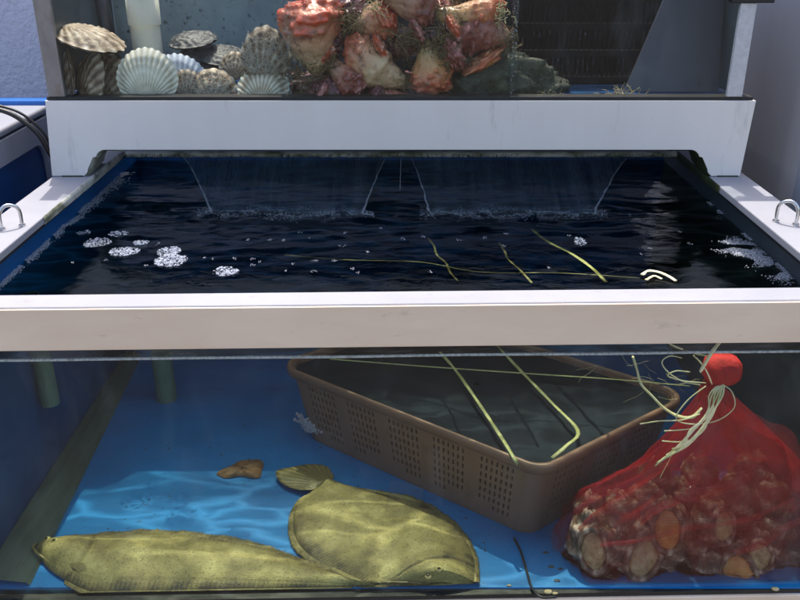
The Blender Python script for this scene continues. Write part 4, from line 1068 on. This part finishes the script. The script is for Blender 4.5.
# ------------------------------------------------------------------ red net bag with whelks
bagc = Vector((.40, .995, FLOOR))
NB = thing('net_bag', 'red mesh bag full of whelks standing against the front glass', 'net bag', bagc)
rowpx = [(386, 706, 722), (392, 701, 728), (402, 695, 738), (416, 688, 754), (432, 679, 770), (450, 664, 788), (468, 646, 797), (484, 618, 802), (500, 588, 806), (520, 566, 809), (545, 556, 812), (570, 557, 810), (588, 566, 804), (600, 585, 790)]
def bagrow(py):
    ys = [r_[0] for r_ in rowpx]
    return interp(ys, [r_[1] for r_ in rowpx], py), interp(ys, [r_[2] for r_ in rowpx], py)
def depthr(s): return interp([0, .1, .3, .5, .65, .8, 1], [.008, .016, .036, .060, .082, .090, .080], s)
m = MB(); rows = []; uv = []; NR_, NT_ = 90, 150
yc0, yc1 = .948, .998
for i in range(NR_+1):
    s = i/NR_; py = lerp(386, 600, s); a, b = bagrow(py); yc = lerp(yc0, yc1, min(1, s*1.6)); pa_, pb_ = PY(a, py, yc), PY(b, py, yc)
    z = max(pa_.z, FLOOR+.003); cx, rx = (pa_.x+pb_.x)/2, (pb_.x-pa_.x)/2; ry = depthr(s); row = []
    for j in range(NT_):
        th = 2*math.pi*j/NT_; c_, s_ = math.cos(th), math.sin(th)
        fold = .10*math.sin(th*9+3*nz((s*2, 1, 0))+1.5*math.sin(s*5))*(1-s)**1.2+.05*math.sin(th*17+s*6)*(1-s)
        lump = .07*nz((c_*3.2, s_*3.2, s*7), 1, 3)*min(1, s*2)+.035*nz((c_*9, s_*9, s*16), 1, 7)*min(1, s*2)
        k = 1+fold+lump
        sq = (abs(c_)**2.6+abs(s_)**2.6)**(-1/2.6)
        p = Vector((cx+rx*c_*sq*k, yc+ry*s_*sq*k*(1+.1*(s > .5)), z+.006*nz((c_*2, s_*2, s*5), 1, 9)*min(1, s*4)*(s < .93)))
        p.y = max(p.y, yf(p.x)+.0165+.0008*nz((p.x*60, 0, p.z*60)))
        p.x = min(p.x, .581); p.z = max(p.z, FLOOR+.0015)
        row.append(p); uv.append((th*rx*1.2/.0014, s*.30/.0014))
    row.append(row[0].copy()); uv.append((2*math.pi*rx*1.2/.0014, s*.30/.0014))
    rows.append(row)
m.grid(rows, [lerp(.85, .20, min(1, max(0, (i/NR_-.35)/.35))) for i in range(NR_+1) for j in range(NT_+1)]); m.uv = uv; m.build('mesh_sack', 'red_net', NB, smooth=True)
# gathered folds where the mesh doubles
def ribbon(px_pts, w, Y, name='fold', n=50):
    m = MB(); rows = []; uv = []
    w *= 2.1; c = catmull([PY(a, b, y_) for (a, b), y_ in zip(px_pts, Y)], n)
    for k, p in enumerate(c):
        d = (c[min(k+1, n-1)]-c[max(k-1, 0)]).normalized(); x = d.cross(Vector((0, 1, 0))).normalized(); ww = w*(.6+.5*math.sin(math.pi*k/(n-1))+.3*nz((k*.15, w, 0)))
        row = []
        for j in range(7):
            f = (j-3)/3; q = p+x*ww*f+Vector((0, -.004*(1-f*f)+.0015*nz((k*.2, j*.7, 4)), 0)); q.y = max(q.y, yf(q.x)+.0155); row.append(q); uv.append((f*ww/.0022, k*.0045/.0022))
        rows.append(row)
    m.grid(rows); m.uv = uv; m.build(name, 'red_fold', NB, smooth=True)
ribbon([(716, 392), (728, 425), (742, 448), (750, 465), (742, 480), (715, 490), (685, 497), (655, 510), (640, 522)], .004, [.935, .935, .932, .930, .928, .927, .926, .925, .925])
ribbon([(722, 392), (742, 412), (765, 428), (786, 436), (794, 455), (797, 490)], .0045, [.938, .936, .935, .935, .935, .935])
ribbon([(700, 400), (690, 425), (672, 455), (640, 480), (600, 494), (575, 512)], .0035, [.94, .938, .935, .932, .93, .928])
ribbon([(706, 396), (706, 430), (700, 465), (690, 492)], .003, [.935, .932, .93, .928])
ribbon([(800, 520), (780, 530), (760, 545), (735, 552)], .003, [.93, .93, .93, .93])
ribbon([(600, 545), (640, 540), (690, 528), (745, 520), (795, 500)], .002, [.925]*5)
# frilly gathered collar under the knot
m = MB(); rows = []; uv = []
for i in range(12):
    s = i/11; r = lerp(.009, .014, s); rows.append([Vector((PY(713, 386, .945).x+r*(1+.3*math.sin(7*a))*math.cos(a), .945+r*.6*(1+.3*math.sin(7*a))*math.sin(a), lerp(-.118, PY(713, 392, .945).z, s))) for a in [2*math.pi*j/60 for j in range(61)]])
    uv += [(j*.5, i*.6) for j in range(61)]
m.grid(rows); m.uv = uv; m.build('gathered_neck', 'red_fold', NB, smooth=True)

# float
c = PY(722, 369, .946)
m = MB(); rows = []
for i in range(25):
    t_ = math.pi*i/24; row = []
    for j in range(40):
        a = 2*math.pi*j/40; x_, y_, z_ = math.sin(t_)*math.cos(a), math.sin(t_)*math.sin(a), math.cos(t_)
        q = lambda v_, e_: math.copysign(abs(v_)**e_, v_)
        p = Vector((q(x_, .72)*.0238, q(y_, .85)*.0225, q(z_, .72)*.0185))*(1+.05*nz((x_*2, y_*2, z_*2))+.02*nz((x_*7, y_*7, z_*7)))
        row.append(c+p)
    rows.append(row)
m.grid(rows[::-1], closed=True)
tag(m.build('float', 'red_foam', smooth=True), 'bright red foam float above the knot of the net bag', 'float')

# twine
tw = thing('raffia_twine', 'pale yellow green raffia twine knotted round the neck of the red bag', 'twine', PY(708, 388, .935))
def strand(pts, r, flat=.35, name='strand', mat='twine', Y=.932):
    ps = []
    for q in pts:
        p = PY(q[0], q[1], q[2] if len(q) > 2 else Y); ps.append(p)
    k = 44; MB().tube(catmull(ps, k), [r*(1+.25*nz((i*.3, r*1000, 0)))*(1 if i < k-6 else .6+.4*(k-i)/6) for i in range(k)], 8, flat).build(name, mat, tw, smooth=True)
strand([(633, 357), (637, 370), (641, 384), (652, 396), (664, 408), (678, 416), (692, 417), (702, 408)], .0034, .45)
strand([(660, 336, .935), (672, 345), (690, 352), (708, 356, .925)], .0022)
strand([(725, 334, .925), (718, 344, .925), (712, 352, .922), (706, 362, .920), (700, 372, .92)], .0036)
strand([(694, 356), (700, 362), (707, 372, .92), (712, 384, .92)], .0026)
for k, e in enumerate([(657, 463), (662, 459), (672, 449), (666, 455), (655, 466), (680, 445)]):
    strand([(724-k*1.6, 384+k*.5, .928), (722-k*2.6, 396, .925), (711-k*1.2+3*(k%2), 414, .922), (700-k*3.2+5*(k%3), 430, .921), (684-k*1.5+4*(k%2), 446, .921), e], lerp(.0021, .0011, k/5), .6)
strand([(672, 455), (664, 470), (660, 478)], .0007)
for p in ([(700, 385), (682, 381), (668, 372), (662, 362), (670, 356), (682, 358)], [(706, 386), (688, 400), (676, 418), (690, 424), (716, 421), (734, 408), (732, 392), (722, 384)], [(640, 424), (660, 421), (682, 420), (700, 414)], [(664, 431), (680, 430), (698, 428)], [(662, 441), (678, 442), (690, 440)], [(690, 372), (676, 371), (668, 376), (684, 381), (706, 383)]):
    strand([(a, b, .926) for a, b in p], .0008, 1.0, 'loose_fibre')
rnd = random.Random(6); m = MB()
for _ in range(16):
    px, py = rnd.uniform(590, 700), rnd.uniform(362, 400)
    pts = [PY(px, py, .95+rnd.uniform(0, .08))]; hd = Vector((rnd.uniform(-1, 1), 0, rnd.uniform(-.6, .6)))
    for k in range(6): hd += Vector((rnd.uniform(-.5, .5), rnd.uniform(-.2, .2), rnd.uniform(-.5, .5))); hd.normalize(); pts.append(pts[-1]+hd*.005)
    m.tube(pts, .00014, 3)
m.build('fine_fibres', 'twine', tw)

def whelk(c, R_, mouthdir, label, orange=False, seed=0, mouth_r=.55, closed=False):
    rnd = random.Random(seed); c = Vector(c); md = (Vector(mouthdir)+Vector((rnd.uniform(-.35, .35), 0, rnd.uniform(-.1, .4)))).normalized(); el = rnd.uniform(.68, .95)
    M = frame(c, Vector((rnd.uniform(-.4, .4), .3, 1)), md)
    t = thing('whelk', label, 'whelk', c, 'whelks packed in the red net bag')
    NS, NT = 44, 60; rows = []; at = []
    for i in range(NS+1):
        ph = math.pi*i/NS; row = []
        for j in range(NT):
            th = 2*math.pi*j/NT; d = Vector((math.sin(ph)*math.cos(th), math.cos(ph), math.sin(ph)*math.sin(th)))
            spiral = math.cos(8*ph+th+seed); kn = max(0, math.cos(6*th+2*math.cos(8*ph+th)))*max(0, spiral)
            k = 1+.05*spiral+.05*kn+.08*nz(d*2.5, 1, seed)+.045*nz(d*7, 1, seed+3)+.022*nz(d*20, 1, seed+5)+.018*math.sin(26*ph+4*nz(d*3, 1, seed))
            p = Vector((d.x*.92, d.y*1.12, d.z*.82))*R_*k
            # flatten towards the opening
            if p.z > .62*R_: p.z = .62*R_+(p.z-.62*R_)*.15
            if p.y > 0: p.x *= 1-.35*(p.y/R_/1.12)**2
            q = M @ p; q.y = max(q.y, yf(q.x)+.0200); q.z = max(q.z, FLOOR+.003); q.x = min(q.x, .579); row.append(q)
            at.append(max(0, min(1, .40+.22*spiral+.25*kn+.35*nz(d*9, 1, seed+8))))
        rows.append(row)
    MB().grid(rows, at, closed=True).build('shell', 'whelk', t, smooth=True)
    if not closed:
        mr = R_*mouth_r; rows = []; at = []
        for k, (f, z) in enumerate(((1.28, .58), (1.22, .72), (1.05, .76), (.95, .68), (.9, .60))):
            rows.append([M @ Vector((mr*el*f*math.cos(a)*(1+.12*nz((math.cos(a), math.sin(a), seed), 2)), -.12*R_+mr*1.2*f*math.sin(a), R_*z+.0006*nz((a*4, k, seed)))) for a in [2*math.pi*j/44 for j in range(44)]])
            at += [.55+.2*math.cos(j*1.3+seed)+.2*math.sin(j*.6) for j in range(44)]
        for r_ in rows:
            for q in r_: q.y = max(q.y, yf(q.x)+.0190)
        MB().grid(rows, at, closed=True).build('lip', 'whelk', t, smooth=True)
        rows = []
        for f, z in ((.94, .60), (.8, .70), (.5, .76), (.2, .78), (.01, .78)):
            rows.append([M @ Vector((mr*el*f*math.cos(a)*(1+.12*nz((math.cos(a), math.sin(a), seed), 2)), -.12*R_+mr*1.2*f*math.sin(a), R_*(z+.06*nz((f*math.cos(a)*2, f*math.sin(a)*2, seed), 1)))) for a in [2*math.pi*j/40 for j in range(40)]])
        for r_ in rows:
            for q in r_: q.y = max(q.y, yf(q.x)+.0186)
        MB().grid(rows, closed=True).build('foot', 'foot_orange' if orange else 'foot_tan', t, smooth=True)
    return t
WK = [(593, 540, .955, .036, (-.25, -1, .1), 'whelk at the left end of the bag with a tan opening', 0, .62),
      (640, 545, .955, .038, (.05, -1, .15), 'whelk with a large oval tan opening in the middle of the bag', 0, .66),
      (600, 574, .950, .036, (.2, -.2, 1), 'knobbly grey brown whelk at the lower left of the bag', 2, 0),
      (668, 522, .945, .028, (-.1, -1, .5), 'whelk with bright orange flesh at the top middle', 1, .8),
      (733, 562, .952, .035, (-.1, -1, .2), 'whelk with an orange crescent opening at the lower right', 1, .6),
      (688, 582, .952, .034, (.1, -1, .1), 'whelk low in the middle with a thin tan lip', 0, .5),
      (770, 538, .965, .036, (.5, -.3, 1), 'ridged whelk at the right side of the bag', 2, 0),
      (700, 538, .970, .034, (.4, -.2, 1), 'dark whelk between the tan and the right ones', 2, 0),
      (622, 520, .975, .034, (.1, -.2, 1), 'brown whelk above the tan opening at the left', 2, 0),
      (745, 520, 1.00, .032, (.1, -.1, 1), 'brown whelk near the top right of the pile', 2, 0),
      (574, 570, .960, .018, (-.8, -1, .0), 'small pinkish whelk at the lower left edge', 0, .6),
      (640, 592, .948, .030, (.1, -1, .3), 'whelk pressed on the floor below the tan opening', 2, 0),
      (770, 575, .965, .028, (.3, -.5, 1), 'small whelk at the lower right corner of the bag', 2, 0),
      (655, 560, 1.01, .034, (.1, -.2, 1), 'whelk at the back of the pile in the middle', 2, 0),
      (600, 550, 1.02, .032, (.1, -.2, 1), 'whelk at the back of the pile on the left', 2, 0),
      (730, 545, 1.03, .034, (.1, -.2, 1), 'whelk at the back of the pile on the right', 2, 0),
      (712, 510, .985, .026, (.1, -.2, 1), 'small dark whelk on top of the pile', 2, 0),
      (590, 512, .985, .024, (.1, -.2, 1), 'small whelk on top at the left of the pile', 2, 0),
      (645, 506, .985, .030, (-.5, -.6, .8), 'brown whelk on top of the pile left of the long fold', 2, 0),
      (685, 503, 1.00, .032, (.3, -.7, .7), 'dark whelk at the top of the pile under the long fold', 2, 0),
      (735, 498, .985, .030, (-.2, -.8, .7), 'reddish whelk high in the pile at the right', 2, 0),
      (772, 502, .990, .030, (.4, -.5, .8), 'brown whelk high up against the right side of the bag', 2, 0),
      (712, 520, .955, .028, (.2, -1, .4), 'brown whelk with a grey tan opening near the middle top', 0, .6),
      (758, 548, .950, .028, (-.3, -1, .3), 'striped whelk with a brown opening near the right side', 0, .55),
      (612, 548, .945, .024, (.4, -1, .5), 'small dark whelk between the two tan openings', 2, 0),
      (706, 560, .945, .024, (.2, -1, .6), 'small brown whelk left of the orange crescent', 2, 0),
      (788, 560, .960, .024, (.2, -1, .6), 'small brown whelk at the far right of the bag', 2, 0),
      (618, 585, .942, .022, (.1, -1, .5), 'small whelk on the floor right of the knobbly one', 2, 0),
      (668, 552, .945, .022, (.1, -1, .7), 'small brown whelk under the bright orange flesh', 2, 0),
      (655, 480, 1.01, .026, (.1, -.6, 1), 'whelk pushed up behind the left shoulder of the bag', 2, 0),
      (700, 478, 1.02, .028, (.1, -.6, 1), 'dim whelk at the very top of the pile, centre', 2, 0),
      (750, 474, 1.02, .028, (.1, -.6, 1), 'dim whelk at the very top of the pile, right', 2, 0)]
for k, (px, py, Y, r, md, lb, typ, mr) in enumerate(WK):
    whelk(PY(px, py, Y+.014), r*1.13, md, lb, typ == 1, 40+k, mr or .5, typ == 2)

# pale square standing in for a reflection, set just inside the glass
pa_ = [PY(a, b, yf(0)+.0160) for a, b in ((384, 516), (418, 520), (424, 486), (390, 480))]
for p in pa_: p.y = yf(p.x)+.0160
m = MB(); m.hexa(pa_[:2]+[p+Vector((0, .0006, 0)) for p in pa_[:2][::-1]]+[pa_[3], pa_[2]]+[pa_[2]+Vector((0, .0006, 0)), pa_[3]+Vector((0, .0006, 0))])
tag(m.build('glass_reflection', 'reflection_patch'), 'faint pale square standing in for a reflection on the front glass above the broad flatfish', 'reflection_patch')

# ------------------------------------------------------------------ light
w = bpy.data.worlds.new('World'); sc.world = w; w.use_nodes = True
nt = w.node_tree; nt.nodes.clear()
sky = nt.nodes.new('ShaderNodeTexSky'); sky.sky_type = 'NISHITA'; sky.sun_disc = False
EL, AZ = 66.0, 6.0
sky.sun_elevation = R(EL); sky.sun_rotation = R(-AZ); sky.dust_density = 4.0; sky.ozone_density = .4
bg = nt.nodes.new('ShaderNodeBackground'); bg.inputs['Strength'].default_value = .15
wo_ = nt.nodes.new('ShaderNodeOutputWorld'); nt.links.new(sky.outputs[0], bg.inputs[0]); nt.links.new(bg.outputs[0], wo_.inputs[0])
sl = bpy.data.lights.new('sun', 'SUN'); sl.energy = 2.3; sl.angle = R(.5); sl.color = (1, .93, .82)
so = bpy.data.objects.new('sun', sl); C.objects.link(so)
d = Vector((math.sin(R(-AZ))*math.cos(R(EL)), math.cos(R(-AZ))*math.cos(R(EL)), math.sin(R(EL))))
so.rotation_euler = d.to_track_quat('Z', 'Y').to_euler(); so.location = (0, 3, 4)

cd = bpy.data.cameras.new('camera'); co = bpy.data.objects.new('camera', cd); C.objects.link(co)
cd.sensor_width = 36; cd.lens = 36*F/800; cd.clip_start = .01; cd.clip_end = 200
co.location = (0, 0, H); co.rotation_euler = (R(90)-TH, 0, 0)
sc.camera = co
sc.view_settings.view_transform = 'Standard'; sc.view_settings.look = 'None'; sc.view_settings.gamma = 1
sc.view_settings.exposure = 1.15
cy = sc.cycles
cy.use_denoising = True; cy.max_bounces = 14; cy.transparent_max_bounces = 40; cy.transmission_bounces = 8; cy.diffuse_bounces = 4; cy.glossy_bounces = 4
cy.caustics_reflective = False; cy.caustics_refractive = False; cy.sample_clamp_indirect = 6; cy.volume_bounces = 0
